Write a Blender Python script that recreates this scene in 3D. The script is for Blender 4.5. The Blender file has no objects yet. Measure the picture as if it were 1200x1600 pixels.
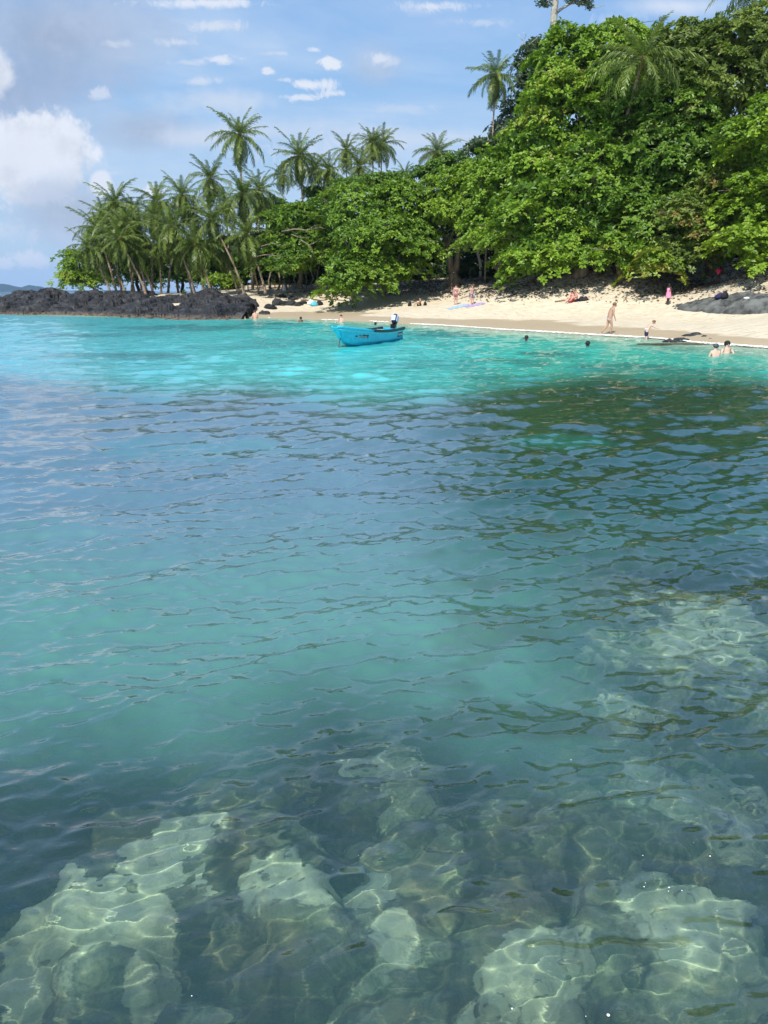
import bpy, math, random
import numpy as np
from mathutils import Vector, Matrix
from math import radians, sin, cos, pi

SC = bpy.context.scene
COL = SC.collection
# ------------------------------------------------------------------ camera
CAM_H = 2.45
PITCH = radians(16.04)
cam_d = bpy.data.cameras.new('camera')
cam = bpy.data.objects.new('camera', cam_d)
COL.objects.link(cam)
cam.location = (0, 0, CAM_H)
cam.rotation_euler = (radians(90) - PITCH, 0, 0)
cam_d.sensor_fit = 'VERTICAL'
cam_d.sensor_height = 32.0
cam_d.lens = 24.0            # 1200 px focal length on 1600 px of height
cam_d.clip_start = 0.05
cam_d.clip_end = 40000
SC.camera = cam

# ------------------------------------------------------------------ light
SUN_EL, SUN_AZ = radians(52), radians(200)      # azimuth clockwise from +Y
to_sun = Vector((sin(SUN_AZ) * cos(SUN_EL), cos(SUN_AZ) * cos(SUN_EL), sin(SUN_EL)))
sun_d = bpy.data.lights.new('sun', 'SUN')
sun_d.energy = 4.8
sun_d.angle = radians(0.5)
sun_d.color = (1.0, 0.955, 0.88)
sun = bpy.data.objects.new('sun', sun_d)
COL.objects.link(sun)
sun.rotation_euler = to_sun.to_track_quat('Z', 'Y').to_euler()
SC.view_settings.view_transform = 'Standard'
SC.view_settings.look = 'None'
SC.view_settings.exposure = 0.42
SC.view_settings.gamma = 1.0
SC.view_settings.use_curve_mapping = False
SC.render.engine = 'CYCLES'
SC.cycles.use_denoising = True
SC.cycles.max_bounces = 8
SC.cycles.transparent_max_bounces = 8
SC.cycles.diffuse_bounces = 3
SC.cycles.glossy_bounces = 3
SC.cycles.transmission_bounces = 6
SC.cycles.volume_bounces = 0
SC.cycles.sample_clamp_indirect = 6


# ------------------------------------------------------------------ node helper
class NT:
    def __init__(self, tree):
        self.t = tree
        tree.nodes.clear()

    def n(self, typ, **kw):
        nd = self.t.nodes.new(typ)
        for k, v in kw.items():
            if k.startswith('i_'):
                key = k[2:]
                key = int(key) if key.isdigit() else key.replace('_', ' ')
                self.put(nd.inputs[key], v)
            else:
                setattr(nd, k, v)
        return nd

    def put(self, sock, v):
        if isinstance(v, bpy.types.NodeSocket):
            self.t.links.new(v, sock)
        elif isinstance(v, bpy.types.Node):
            self.t.links.new(v.outputs[0], sock)
        else:
            if isinstance(v, (tuple, list)) and len(v) == 3 and sock.type == 'RGBA':
                v = (*v, 1)
            sock.default_value = v

    def math(self, op, a, b=0.0, c=None, clamp=False):
        nd = self.t.nodes.new('ShaderNodeMath')
        nd.operation = op
        nd.use_clamp = clamp
        self.put(nd.inputs[0], a)
        self.put(nd.inputs[1], b)
        if c is not None:
            self.put(nd.inputs[2], c)
        return nd.outputs[0]

    def vm(self, op, a, b=(0, 0, 0), out=0):
        nd = self.t.nodes.new('ShaderNodeVectorMath')
        nd.operation = op
        self.put(nd.inputs[0], a)
        if op == 'SCALE':
            self.put(nd.inputs['Scale'], b)
        else:
            self.put(nd.inputs[1], b)
        return nd.outputs[out]

    def mix(self, f, a, b, blend='MIX'):
        nd = self.t.nodes.new('ShaderNodeMix')
        nd.data_type = 'RGBA'
        nd.blend_type = blend
        self.put(nd.inputs[0], f)
        self.put(nd.inputs[6], a)
        self.put(nd.inputs[7], b)
        return nd.outputs[2]

    def ramp(self, f, stops, interp='LINEAR'):
        nd = self.t.nodes.new('ShaderNodeValToRGB')
        nd.color_ramp.interpolation = interp
        el = nd.color_ramp.elements
        while len(el) < len(stops):
            el.new(0.5)
        for e, (p, c) in zip(el, stops):
            e.position = p
            e.color = (*c, 1) if len(c) == 3 else c
        self.put(nd.inputs[0], f)
        return nd.outputs[0]

    def step(self, f, lo, hi, a=0.0, b=1.0):
        nd = self.t.nodes.new('ShaderNodeMapRange')
        nd.interpolation_type = 'SMOOTHSTEP'
        self.put(nd.inputs[0], f)
        nd.inputs[1].default_value = lo
        nd.inputs[2].default_value = hi
        nd.inputs[3].default_value = a
        nd.inputs[4].default_value = b
        return nd.outputs[0]

    def noise(self, vec, scale, detail=4, rough=0.55, dist=0.0):
        nd = self.t.nodes.new('ShaderNodeTexNoise')
        self.put(nd.inputs['Vector'], vec)
        nd.inputs['Scale'].default_value = scale
        nd.inputs['Detail'].default_value = detail
        nd.inputs['Roughness'].default_value = rough
        nd.inputs['Distortion'].default_value = dist
        return nd.outputs[0]


def mat(name):
    m = bpy.data.materials.new(name)
    m.use_nodes = True
    return m, NT(m.node_tree)


def simple(name, col, rough=0.7, var=0.25, scale=12, bump=0.0, spec=0.3, metal=0.0):
    """a painted / woven / rough material with fine colour variation"""
    m, t = mat(name)
    g = t.n('ShaderNodeTexCoord')
    nz = t.noise(g.outputs['Object'], scale, 5, 0.6)
    k = t.step(nz, 0.3, 0.7, 1 - var, 1 + var * 0.5)
    c = t.vm('SCALE', col, k)
    p = t.n('ShaderNodeBsdfPrincipled', i_Roughness=rough, i_Metallic=metal)
    t.put(p.inputs['Base Color'], c)
    p.inputs['Specular IOR Level'].default_value = spec
    if bump:
        b = t.n('ShaderNodeBump', i_Strength=bump, i_Distance=0.05)
        t.put(b.inputs['Height'], nz)
        t.put(p.inputs['Normal'], b.outputs[0])
    o = t.n('ShaderNodeOutputMaterial')
    t.put(o.inputs[0], p.outputs[0])
    return m


# ------------------------------------------------------------------ photograph -> world directions
CP, SP = cos(PITCH), sin(PITCH)


def ray(px, py):
    a, b = (px - 600) / 1200.0, (800 - py) / 1200.0
    return a, CP + b * SP, -SP + b * CP


def at(px, py, D):
    """world point at forward distance D seen towards (px, py)"""
    a, f, u = ray(px, py)
    s = D / f
    return Vector((a * s, D, CAM_H + u * s))


def sea(px, py, z=0.0):
    a, f, u = ray(px, py)
    s = (z - CAM_H) / u
    return Vector((a * s, f * s, z))


def dirs(px, py):
    a, f, u = ray(px, py)
    return a / f, u / f


# ------------------------------------------------------------------ sky
world = bpy.data.worlds.new('World')
SC.world = world
world.use_nodes = True
W = NT(world.node_tree)
tc = W.n('ShaderNodeTexCoord')
D_ = tc.outputs['Generated']
sep = W.n('ShaderNodeSeparateXYZ', i_0=D_)
X, Y, Z = sep.outputs
sky = W.n('ShaderNodeTexSky', sky_type='NISHITA', sun_disc=False, sun_elevation=SUN_EL,
          sun_rotation=SUN_AZ, altitude=0, air_density=1.0, dust_density=0.6, ozone_density=1.0)
# whitened towards the horizon by the damp tropical air
grad = W.ramp(W.step(Z, 0.0, 0.62), [(0.0, (0.36, 0.50, 0.66)), (0.30, (0.235, 0.42, 0.68)), (0.7, (0.14, 0.315, 0.66)), (1.0, (0.12, 0.28, 0.62))])
base = W.mix(0.22, W.vm('SCALE', grad, 10.0), sky.outputs[0])
# general high cloud, a flat layer seen in perspective
zz = W.math('ADD', W.math('ABSOLUTE', Z), 0.10)
flat = W.n('ShaderNodeCombineXYZ')
W.put(flat.inputs[0], W.math('DIVIDE', X, zz))
W.put(flat.inputs[1], W.math('MULTIPLY', W.math('DIVIDE', Y, zz), 1.25))
n1 = W.noise(flat.outputs[0], 0.62, 9, 0.60, 0.5)
n2 = W.noise(flat.outputs[0], 2.6, 8, 0.62, 0.3)
veil = W.math('MULTIPLY', W.step(n1, 0.40, 0.70, 0.0, 0.85), W.step(n2, 0.25, 0.62, 0.45, 1.0))
c = W.mix(veil, base, (4.6, 5.6, 7.0))
puffs = W.math('MULTIPLY', W.step(n2, 0.60, 0.72), W.step(n1, 0.40, 0.60))
c = W.mix(W.math('MULTIPLY', puffs, 0.4), c, (5.9, 6.3, 7.0))
# individual clouds: elliptical masses ragged by noise, on the sky in front (tangent coordinates)
Yf = W.math('MAXIMUM', Y, 0.05)
U = W.math('DIVIDE', X, Yf)
V = W.math('DIVIDE', Z, Yf)
uv = W.n('ShaderNodeCombineXYZ')
W.put(uv.inputs[0], U)
W.put(uv.inputs[1], V)
front = W.step(Y, 0.05, 0.3)
uvr = W.n('ShaderNodeMapping', i_0=uv.outputs[0])
uvr.inputs['Rotation'].default_value = (0, 0, 0.6)
uvr.inputs['Location'].default_value = (3.7, 1.3, 0)
nb = W.noise(uvr.outputs[0], 8.0, 9, 0.60, 0.5)
nc = W.noise(uv.outputs[0], 26.0, 6, 0.62, 0.1)
nd = W.noise(uv.outputs[0], 34.0, 8, 0.72, 1.2)
rag = W.math('ADD', W.math('MULTIPLY', W.math('SUBTRACT', nb, 0.5), 1.7), W.math('MULTIPLY', W.math('SUBTRACT', nc, 0.5), 0.9))
rag_small = W.math('MULTIPLY', W.math('SUBTRACT', nd, 0.50), 5.5)


billow = W.step(W.math('ADD', W.math('MULTIPLY', nc, 0.6), W.math('MULTIPLY', nb, 0.5)), 0.42, 0.66)


def cloud(col, px, py, rx, ry, white, soft=0.35, amt=1.0, ragk=1.0):
    u0, v0 = dirs(px, py)
    u1, _ = dirs(px + rx, py)
    _, v1 = dirs(px, py - ry)
    du = W.math('DIVIDE', W.math('SUBTRACT', U, u0), abs(u1 - u0))
    dv = W.math('DIVIDE', W.math('SUBTRACT', V, v0), abs(v1 - v0))
    r = W.math('SQRT', W.math('ADD', W.math('MULTIPLY', du, du), W.math('MULTIPLY', dv, dv)))
    v = W.math('ADD', W.math('SUBTRACT', 1.0, r), W.math('MULTIPLY', rag if ry > 25 else rag_small, ragk))
    m = W.math('MULTIPLY', W.step(v, 0.0, soft, 0.0, amt), front)
    if ry > 40: white = W.mix(billow, tuple(x * 0.86 for x in white), tuple(x * 1.05 for x in white))
    return W.mix(m, col, white)


WHITE, GREY, BLUEG = (6.02, 6.38, 7.07), (3.48, 4.19, 5.44), (2.71, 3.62, 5.17)
for q in [
    (80, 60, 240, 130, (3.3, 3.9, 5.1), 0.9, 0.85, 0.6),
    (20, 150, 150, 90, (2.8, 3.45, 4.9), 1.0, 0.8, 0.6),
    (230, 205, 130, 50, (3.3, 3.9, 5.1), 0.9, 0.7, 0.8),
    (120, 120, 150, 60, (2.8, 3.45, 4.9), 1.2, 0.5, 0.8),
    (420, 205, 230, 34, (5.4, 5.9, 6.8), 1.0, 0.6, 1.0),
    (330, 160, 130, 30, (5.4, 5.9, 6.8), 0.9, 0.7, 1.0),
    (300, 215, 90, 26, (5.4, 5.9, 6.8), 0.8, 0.6, 0.8),
    (470, 235, 160, 24, (5.4, 5.9, 6.8), 1.0, 0.5, 0.9),
    (640, 215, 170, 26, (5.4, 5.9, 6.8), 1.1, 0.55, 0.9),
    (200, 300, 110, 26, (5.4, 5.9, 6.8), 1.0, 0.45, 0.9),
    (150, 370, 160, 26, (4.6, 5.5, 6.7), 1.2, 0.6, 0.8),
    (60, 258, 100, 92, (6.3, 6.6, 7.2), 0.3, 0.97, 1.15),
    (115, 335, 130, 80, (4.0, 4.6, 5.7), 0.7, 0.92, 0.6),
    (70, 300, 60, 24, (4.6, 5.1, 6.1), 0.8, 0.7, 0.7),
    (40, 240, 50, 40, (6.3, 6.6, 7.2), 0.5, 0.8, 0.8),
    (-10, 110, 40, 50, (6.3, 6.6, 7.2), 0.5, 0.85, 0.8),
    (158, 288, 24, 26, (6.3, 6.6, 7.2), 0.3, 0.92, 0.5),
    (236, 300, 20, 14, (6.3, 6.6, 7.2), 0.5, 0.9, 0.5),
    (45, 406, 46, 16, (6.3, 6.6, 7.2), 0.6, 0.9, 0.5),
    (5, 412, 26, 14, (6.3, 6.6, 7.2), 0.6, 0.9, 0.5),
    (8, 362, 60, 24, (5.4, 5.9, 6.8), 0.9, 0.7, 0.7),
    (120, 405, 70, 20, (5.0, 5.7, 6.8), 1.0, 0.6, 0.6),
    (516, 99, 24, 12, (6.3, 6.6, 7.2), 0.5, 0.95, 0.35),
    (590, 105, 80, 52, (3.6, 4.3, 5.6), 1.1, 0.7, 0.7),
    (600, 92, 36, 15, (6.3, 6.6, 7.2), 0.9, 0.7, 0.5),
    (495, 132, 50, 12, (6.3, 6.6, 7.2), 0.8, 0.85, 0.6),
    (520, 146, 34, 8, (6.3, 6.6, 7.2), 0.8, 0.8, 0.6),
    (470, 152, 44, 8, (6.3, 6.6, 7.2), 0.8, 0.8, 0.6),
    (480, 132, 30, 9, (6.3, 6.6, 7.2), 0.8, 0.6, 0.6),
    (420, 112, 12, 7, (6.3, 6.6, 7.2), 0.6, 0.8, 0.5),
    (445, 125, 18, 6, (6.3, 6.6, 7.2), 0.8, 0.6, 0.5),
    (335, 40, 60, 12, (5.4, 5.9, 6.8), 0.9, 0.85, 0.6),
    (280, 66, 44, 9, (5.4, 5.9, 6.8), 0.9, 0.7, 0.6),
    (345, 93, 40, 9, (6.3, 6.6, 7.2), 0.9, 0.8, 0.6),
    (300, 98, 40, 7, (5.4, 5.9, 6.8), 0.9, 0.6, 0.6),
    (320, 5, 130, 11, (6.3, 6.6, 7.2), 0.9, 0.85, 0.5),
    (312, 127, 36, 8, (5.4, 5.9, 6.8), 0.9, 0.75, 0.6),
    (435, 83, 30, 6, (5.4, 5.9, 6.8), 0.9, 0.7, 0.5),
    (490, 78, 16, 6, (6.3, 6.6, 7.2), 0.8, 0.7, 0.5),
    (155, 145, 24, 13, (5.4, 5.9, 6.8), 0.8, 0.7, 0.6),
    (185, 68, 30, 9, (5.4, 5.9, 6.8), 0.9, 0.5, 0.6),
    (680, 10, 70, 11, (6.3, 6.6, 7.2), 0.9, 0.75, 0.6),
    (750, 35, 60, 9, (5.4, 5.9, 6.8), 1.0, 0.5, 0.6),
    (1060, 10, 130, 26, (6.3, 6.6, 7.2), 1.1, 0.75, 0.6),
    (960, 30, 60, 14, (5.4, 5.9, 6.8), 1.1, 0.5, 0.6),
    (640, 170, 70, 10, (5.4, 5.9, 6.8), 1.0, 0.4, 0.6)]:
    c = cloud(c, *q[:4], q[4], *q[5:])
bg = W.n('ShaderNodeBackground', i_Strength=0.1)
W.put(bg.inputs[0], c)
wo = W.n('ShaderNodeOutputWorld')
W.put(wo.inputs[0], bg.outputs[0])

# ------------------------------------------------------------------ object helpers


def tag(o, label=None, cat=None, group=None, kind=None):
    if label: o['label'] = label
    if cat: o['category'] = cat
    if group: o['group'] = group
    if kind: o['kind'] = kind
    return o


def empty(name, loc=(0, 0, 0), rz=0.0):
    o = bpy.data.objects.new(name, None)
    o.empty_display_size = 0.2
    o.location = loc
    o.rotation_euler = (0, 0, rz)
    COL.objects.link(o)
    return o


def mesh_np(name, v, f, m, parent=None, smooth=False, attrs=None):
    """v (n,3); f (k,3|4) index array; attrs {name: float per vertex | (n,4) colour}"""
    v = np.asarray(v, np.float32)
    f = np.asarray(f, np.int32)
    me = bpy.data.meshes.new(name)
    me.vertices.add(len(v))
    me.vertices.foreach_set('co', v.ravel())
    k = f.shape[1]
    me.loops.add(f.size)
    me.loops.foreach_set('vertex_index', f.ravel())
    me.polygons.add(len(f))
    me.polygons.foreach_set('loop_start', np.arange(0, f.size, k, dtype=np.int32))
    me.update(calc_edges=True)
    me.polygons.foreach_set('use_smooth', np.full(len(f), smooth))
    for nm, a in (attrs or {}).items():
        a = np.asarray(a, np.float32)
        if a.ndim == 1:
            at_ = me.attributes.new(nm, 'FLOAT', 'POINT')
            at_.data.foreach_set('value', a)
        else:
            at_ = me.attributes.new(nm, 'FLOAT_COLOR', 'POINT')
            at_.data.foreach_set('color', a.ravel())
    me.validate()
    if m: me.materials.append(m)
    o = bpy.data.objects.new(name, me)
    COL.objects.link(o)
    if parent: o.parent = parent
    return o


def mesh_py(name, v, f, m, parent=None, smooth=False):
    me = bpy.data.meshes.new(name)
    me.from_pydata([tuple(p) for p in v], [], f)
    me.update()
    if smooth: me.polygons.foreach_set('use_smooth', [True] * len(f))
    if m: me.materials.append(m)
    o = bpy.data.objects.new(name, me)
    COL.objects.link(o)
    if parent: o.parent = parent
    return o


class MB:
    """collects simple shapes into one mesh"""
    def __init__(self): self.v, self.f = [], []

    def add(self, v, f):
        b = len(self.v)
        self.v += [tuple(p) for p in v]
        self.f += [tuple(b + i for i in q) for q in f]
        return self

    def box(self, c, s, rot=None):
        v = [Vector((x * s[0] / 2, y * s[1] / 2, z * s[2] / 2)) for x in (-1, 1) for y in (-1, 1) for z in (-1, 1)]
        if rot: v = [rot @ p for p in v]
        v = [p + Vector(c) for p in v]
        return self.add(v, [(0, 1, 3, 2), (4, 6, 7, 5), (0, 4, 5, 1), (2, 3, 7, 6), (0, 2, 6, 4), (1, 5, 7, 3)])

    def tube(self, pts, rad, n=8):
        pts = [Vector(p) for p in pts]
        if not hasattr(rad, '__len__'): rad = [rad] * len(pts)
        vs, fs = [], []
        for i, p in enumerate(pts):
            a = pts[max(i - 1, 0)]
            b = pts[min(i + 1, len(pts) - 1)]
            t = (b - a).normalized()
            up = Vector((0, 0, 1)) if abs(t.z) < 0.9 else Vector((0, 1, 0))
            s = t.cross(up).normalized()
            u = s.cross(t)
            for k in range(n):
                an = 2 * pi * k / n
                vs.append(p + (s * cos(an) + u * sin(an)) * rad[i])
        for i in range(len(pts) - 1):
            for k in range(n):
                k2 = (k + 1) % n
                fs.append((i * n + k, i * n + k2, (i + 1) * n + k2, (i + 1) * n + k))
        fs.append(tuple(range(n))[::-1])
        fs.append(tuple((len(pts) - 1) * n + k for k in range(n)))
        return self.add(vs, fs)

    def loft(self, rings, n=12, cap=True):
        """rings of (centre, rx, ry) stacked along z"""
        vs, fs = [], []
        for (c_, rx, ry) in rings:
            for k in range(n):
                an = 2 * pi * k / n
                vs.append((c_[0] + rx * cos(an), c_[1] + ry * sin(an), c_[2]))
        for i in range(len(rings) - 1):
            for k in range(n):
                k2 = (k + 1) % n
                fs.append((i * n + k, i * n + k2, (i + 1) * n + k2, (i + 1) * n + k))
        if cap:
            fs.append(tuple(range(n))[::-1])
            fs.append(tuple((len(rings) - 1) * n + k for k in range(n)))
        return self.add(vs, fs)

    def ball(self, c_, r, nu=12, nv=8, disp=None):
        vs, fs = [], []
        r = (r, r, r) if not hasattr(r, '__len__') else r
        for j in range(nv + 1):
            th = pi * j / nv
            for i in range(nu):
                ph = 2 * pi * i / nu
                d = Vector((sin(th) * cos(ph), sin(th) * sin(ph), cos(th)))
                k = disp(d) if disp else 1.0
                vs.append((c_[0] + d.x * r[0] * k, c_[1] + d.y * r[1] * k, c_[2] + d.z * r[2] * k))
        for j in range(nv):
            for i in range(nu):
                i2 = (i + 1) % nu
                fs.append((j * nu + i, (j + 1) * nu + i, (j + 1) * nu + i2, j * nu + i2))
        return self.add(vs, fs)

    def build(self, name, m, parent=None, smooth=False):
        return mesh_py(name, self.v, self.f, m, parent, smooth)


# ------------------------------------------------------------------ numpy noise
_rs = np.random.RandomState(7)
_P = _rs.permutation(4096)
_G = _rs.normal(size=(4096, 3)).astype(np.float64)
_G /= np.linalg.norm(_G, axis=1)[:, None]


def perlin(p):
    p = np.asarray(p, np.float64)
    i = np.floor(p).astype(np.int64)
    f = p - i
    w = f * f * f * (f * (f * 6 - 15) + 10)
    out = 0
    for dx in (0, 1):
        for dy in (0, 1):
            for dz in (0, 1):
                h = _P[(_P[(_P[(i[..., 0] + dx) & 4095] + i[..., 1] + dy) & 4095] + i[..., 2] + dz) & 4095]
                g = _G[h]
                d = g[..., 0] * (f[..., 0] - dx) + g[..., 1] * (f[..., 1] - dy) + g[..., 2] * (f[..., 2] - dz)
                k = (w[..., 0] if dx else 1 - w[..., 0]) * (w[..., 1] if dy else 1 - w[..., 1]) * (w[..., 2] if dz else 1 - w[..., 2])
                out = out + d * k
    return out


def fbm(p, octaves=4, gain=0.5, ridged=False):
    p = np.asarray(p, np.float64)
    a, s = 1.0, 0.0
    for o in range(octaves):
        n = perlin(p * (2.03 ** o) + o * 17.3)
        if ridged: n = 0.5 - np.abs(n) * 1.6
        s = s + a * n
        a *= gain
    return s


def sstep(x, lo, hi):
    t = np.clip((x - lo) / (hi - lo), 0, 1)
    return t * t * (3 - 2 * t)


def P3(x, y, z=0.0):
    return np.stack([x, y, np.zeros_like(x) + z], -1)

# ================================================================== beach terrain
ctrl = []
SHORE_PX = [(415, 497), (460, 498), (500, 500), (560, 502), (640, 507), (712, 511), (780, 516), (850, 520), (950, 526),
            (1010, 529), (1060, 534), (1110, 539), (1200, 545), (1330, 555)]
for p in SHORE_PX:
    ctrl.append(sea(*p))
shore_w = [Vector(p) for p in ctrl]
# sea bed just off the shore, 5 m and 14 m out
for q in shore_w[::3]:
    ctrl.append(q + Vector((-3.2, -3.6, -0.75)))
    ctrl.append(q + Vector((-9, -10, -2.0)))
for p in [(712, 474, 84), (738, 474, 84), (657, 480, 82), (895, 474, 66), (1043, 477, 61), (1120, 451, 68), (1100, 492, 56),
          (1200, 490, 52), (950, 500, 57), (850, 497, 62), (600, 488, 82), (500, 484, 88), (1010, 505, 52),
          (710, 445, 92), (660, 452, 93), (600, 460, 92), (540, 464, 94), (800, 440, 80), (900, 430, 71), (1000, 422, 70),
          (1120, 420, 72), (1200, 415, 60), (1330, 405, 58), (1330, 470, 46), (1450, 420, 50),
          (480, 458, 98), (430, 455, 101), (350, 458, 103), (250, 459, 103), (150, 460, 103), (100, 462, 103),
          (430, 449, 125), (600, 448, 125), (800, 440, 120), (1000, 430, 110), (1200, 415, 95), (1450, 400, 85),
          (800, 440, 150), (1200, 420, 150), (500, 448, 150)]:
    ctrl.append(at(*p))
for q in [(-45, 120, -1.5), (-30, 122, -1.0), (-16, 128, 0.5), (-60, 100, -2), (-60, 80, -2), (-45, 95, -0.5), (-25, 74, -1.2), (-35, 82, -0.6),
          (-20, 86, 1.0), (-28, 94, 1.3), (-60, 140, -2), (-30, 145, -1.5), (-15, 66, -1.4), (40, 20, -1.5), (55, 25, 1.5), (70, 40, 6), (80, 90, 7), (80, 150, 7)]:
    ctrl.append(Vector(q))
CX = np.array([[p[0], p[1]] for p in ctrl])
CZ = np.array([p[2] for p in ctrl])


def _k(r2): return 0.5 * r2 * np.log(r2 + 1e-9)


_n = len(CX)
_K = _k(((CX[:, None] - CX[None]) ** 2).sum(-1)) + np.eye(_n) * 2.0
_A = np.zeros((_n + 3, _n + 3))
_A[:_n, :_n] = _K
_A[:_n, _n] = 1
_A[:_n, _n + 1:] = CX
_A[_n:, :_n] = _A[:_n, _n:].T
_wt = np.linalg.solve(_A, np.concatenate([CZ, [0, 0, 0]]))


def ground_np(x, y):
    x = np.asarray(x, float)
    y = np.asarray(y, float)
    s = _wt[_n] + _wt[_n + 1] * x + _wt[_n + 2] * y
    for i in range(_n):
        s = s + _wt[i] * _k((x - CX[i, 0]) ** 2 + (y - CX[i, 1]) ** 2)
    return np.clip(s, -2.2, 12)


_u = perlin


def ground_full(x, y):
    z = ground_np(x, y)
    p = P3(np.asarray(x, float), np.asarray(y, float))
    up = sstep(z, 0.35, 1.5)
    return z + up * (0.11 * perlin(p * 0.55) + 0.06 * perlin(p * 1.6 + 9)) + 0.03 * perlin(p * 0.25)


def ground(x, y): return float(ground_full(np.array([x]), np.array([y]))[0])


def hit(px, py, d0=30, d1=125):
    """first point of the beach seen at (px, py)"""
    D = np.arange(max(d0, 62) if py < 462 else d0, d1, 0.1)
    a, f, u = ray(px, py)
    s = D / f
    x, z = a * s, CAM_H + u * s
    g = np.maximum(ground_full(x, D), -5)
    i = np.argmax(z <= g) if (z <= g).any() else np.argmin(z - g)
    return Vector((x[i], D[i], g[i]))


# sand
m_sand, t = mat('sand')
geo = t.n('ShaderNodeNewGeometry')
pos = geo.outputs['Position']
sx = t.n('ShaderNodeSeparateXYZ', i_0=pos)
nA = t.noise(pos, 0.35, 4, 0.5)
nB = t.noise(pos, 1.3, 6, 0.6)
nC = t.noise(pos, 4.5, 6, 0.65)
zw = t.math('ADD', sx.outputs[2], t.math('MULTIPLY', t.math('SUBTRACT', nA, 0.5), 0.22))
wet = t.step(zw, 0.30, 0.36, 1, 0)
dry = t.mix(t.step(nB, 0.3, 0.7), (0.50, 0.425, 0.30), (0.585, 0.51, 0.375))
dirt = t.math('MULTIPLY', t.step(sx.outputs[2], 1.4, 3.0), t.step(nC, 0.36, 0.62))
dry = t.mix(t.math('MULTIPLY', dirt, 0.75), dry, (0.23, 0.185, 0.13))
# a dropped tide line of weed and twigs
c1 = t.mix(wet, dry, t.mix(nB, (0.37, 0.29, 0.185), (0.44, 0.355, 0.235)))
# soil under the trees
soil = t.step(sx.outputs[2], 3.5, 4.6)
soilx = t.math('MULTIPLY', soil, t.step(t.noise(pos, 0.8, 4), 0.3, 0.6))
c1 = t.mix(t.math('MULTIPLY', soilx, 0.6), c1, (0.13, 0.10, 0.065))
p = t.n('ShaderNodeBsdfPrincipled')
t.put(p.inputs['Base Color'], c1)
t.put(p.inputs['Roughness'], t.math('SUBTRACT', 0.95, t.math('MULTIPLY', wet, 0.5)))
p.inputs['Specular IOR Level'].default_value = 0.3
vor = t.n('ShaderNodeTexVoronoi', feature='SMOOTH_F1', i_Scale=2.2)
t.put(vor.inputs['Vector'], pos)
hgt = t.math('ADD', t.math('MULTIPLY', nC, 0.5), t.math('MULTIPLY', t.step(vor.outputs['Distance'], 0.05, 0.4), 0.9))
b = t.n('ShaderNodeBump', i_Distance=0.12)
t.put(b.inputs['Strength'], t.math('SUBTRACT', 0.8, t.math('MULTIPLY', wet, 0.75)))
t.put(b.inputs['Height'], hgt)
t.put(p.inputs['Normal'], b.outputs[0])
o = t.n('ShaderNodeOutputMaterial', i_0=p.outputs[0])

gx = np.linspace(-62, 82, 330)
gy = np.linspace(18, 150, 330)
GX, GY = np.meshgrid(gx, gy)
GZ = ground_full(GX, GY)
idx = np.arange(GX.size).reshape(GX.shape)
quads = np.stack([idx[:-1, :-1], idx[:-1, 1:], idx[1:, 1:], idx[1:, :-1]], -1).reshape(-1, 4)
# drop what lies deep in front of the beach
qz = GZ.ravel()[quads].max(1)
quads = quads[qz > -2.1]
beach = mesh_np('beach', P3(GX.ravel(), GY.ravel(), 0) + P3(np.zeros(GX.size), np.zeros(GX.size), GZ.ravel()), quads, m_sand, smooth=True)
tag(beach, kind='structure')

# far rising ground behind the forest is covered by trees; the sea bed sheet lies below everything
m_bed, t = mat('deep_sea_bed')
pos = t.n('ShaderNodeNewGeometry').outputs['Position']
d = t.n('ShaderNodeBsdfDiffuse')
t.put(d.inputs[0], t.mix(t.noise(pos, 0.15, 6), (0.03, 0.07, 0.065), (0.12, 0.18, 0.14)))
t.n('ShaderNodeOutputMaterial', i_0=d.outputs[0])
R = 12000
deep = mesh_py('sea_floor', [(-R, -R, -4), (R, -R, -4), (R, R, -4), (-R, R, -4)], [(0, 1, 2, 3)], m_bed)
tag(deep, kind='structure')

# ================================================================== near sea bed
SB = 0.028
bx = np.arange(-4.6, 5.4, SB)
by = np.arange(0.3, 10.5, SB)
BX, BY = np.meshgrid(bx, by)


def blob(px, py, rx, ry, depth=0.6):
    """mask 1 at a submerged place seen (refracted) at (px,py), px radii"""
    c_ = sea(px, py, 0)
    # refraction: the bed is seen nearer than the straight line would meet it
    th = math.atan2(math.hypot(c_.x, c_.y), CAM_H)
    tr = math.asin(math.sin(th) / 1.33)
    k = depth * math.tan(tr) / math.hypot(c_.x, c_.y)
    cx, cy = c_.x * (1 + k), c_.y * (1 + k)
    e = sea(px + rx, py, 0)
    e2 = sea(px, py - ry, 0)
    e3 = sea(px, py + ry, 0)
    ax = abs(e.x - c_.x)
    ay = abs(e2.y - e3.y) / 2
    return cx, cy, ax, ay


pB = P3(BX, BY)
warpx = 0.5 * fbm(pB * 0.9 + 3, 4) + 0.18 * fbm(pB * 3.2 + 31, 3)
warpy = 0.5 * fbm(pB * 0.9 + 57, 4) + 0.18 * fbm(pB * 3.2 + 77, 3)


def mask(px, py, rx, ry, depth=0.6, soft=0.5):
    cx, cy, ax, ay = blob(px, py, rx, ry, depth)
    r = np.sqrt(((BX - cx + warpx * 0.5) / ax) ** 2 + ((BY - cy + warpy * 0.5) / ay) ** 2)
    return 1 - sstep(r, 1 - soft, 1 + soft)


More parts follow.
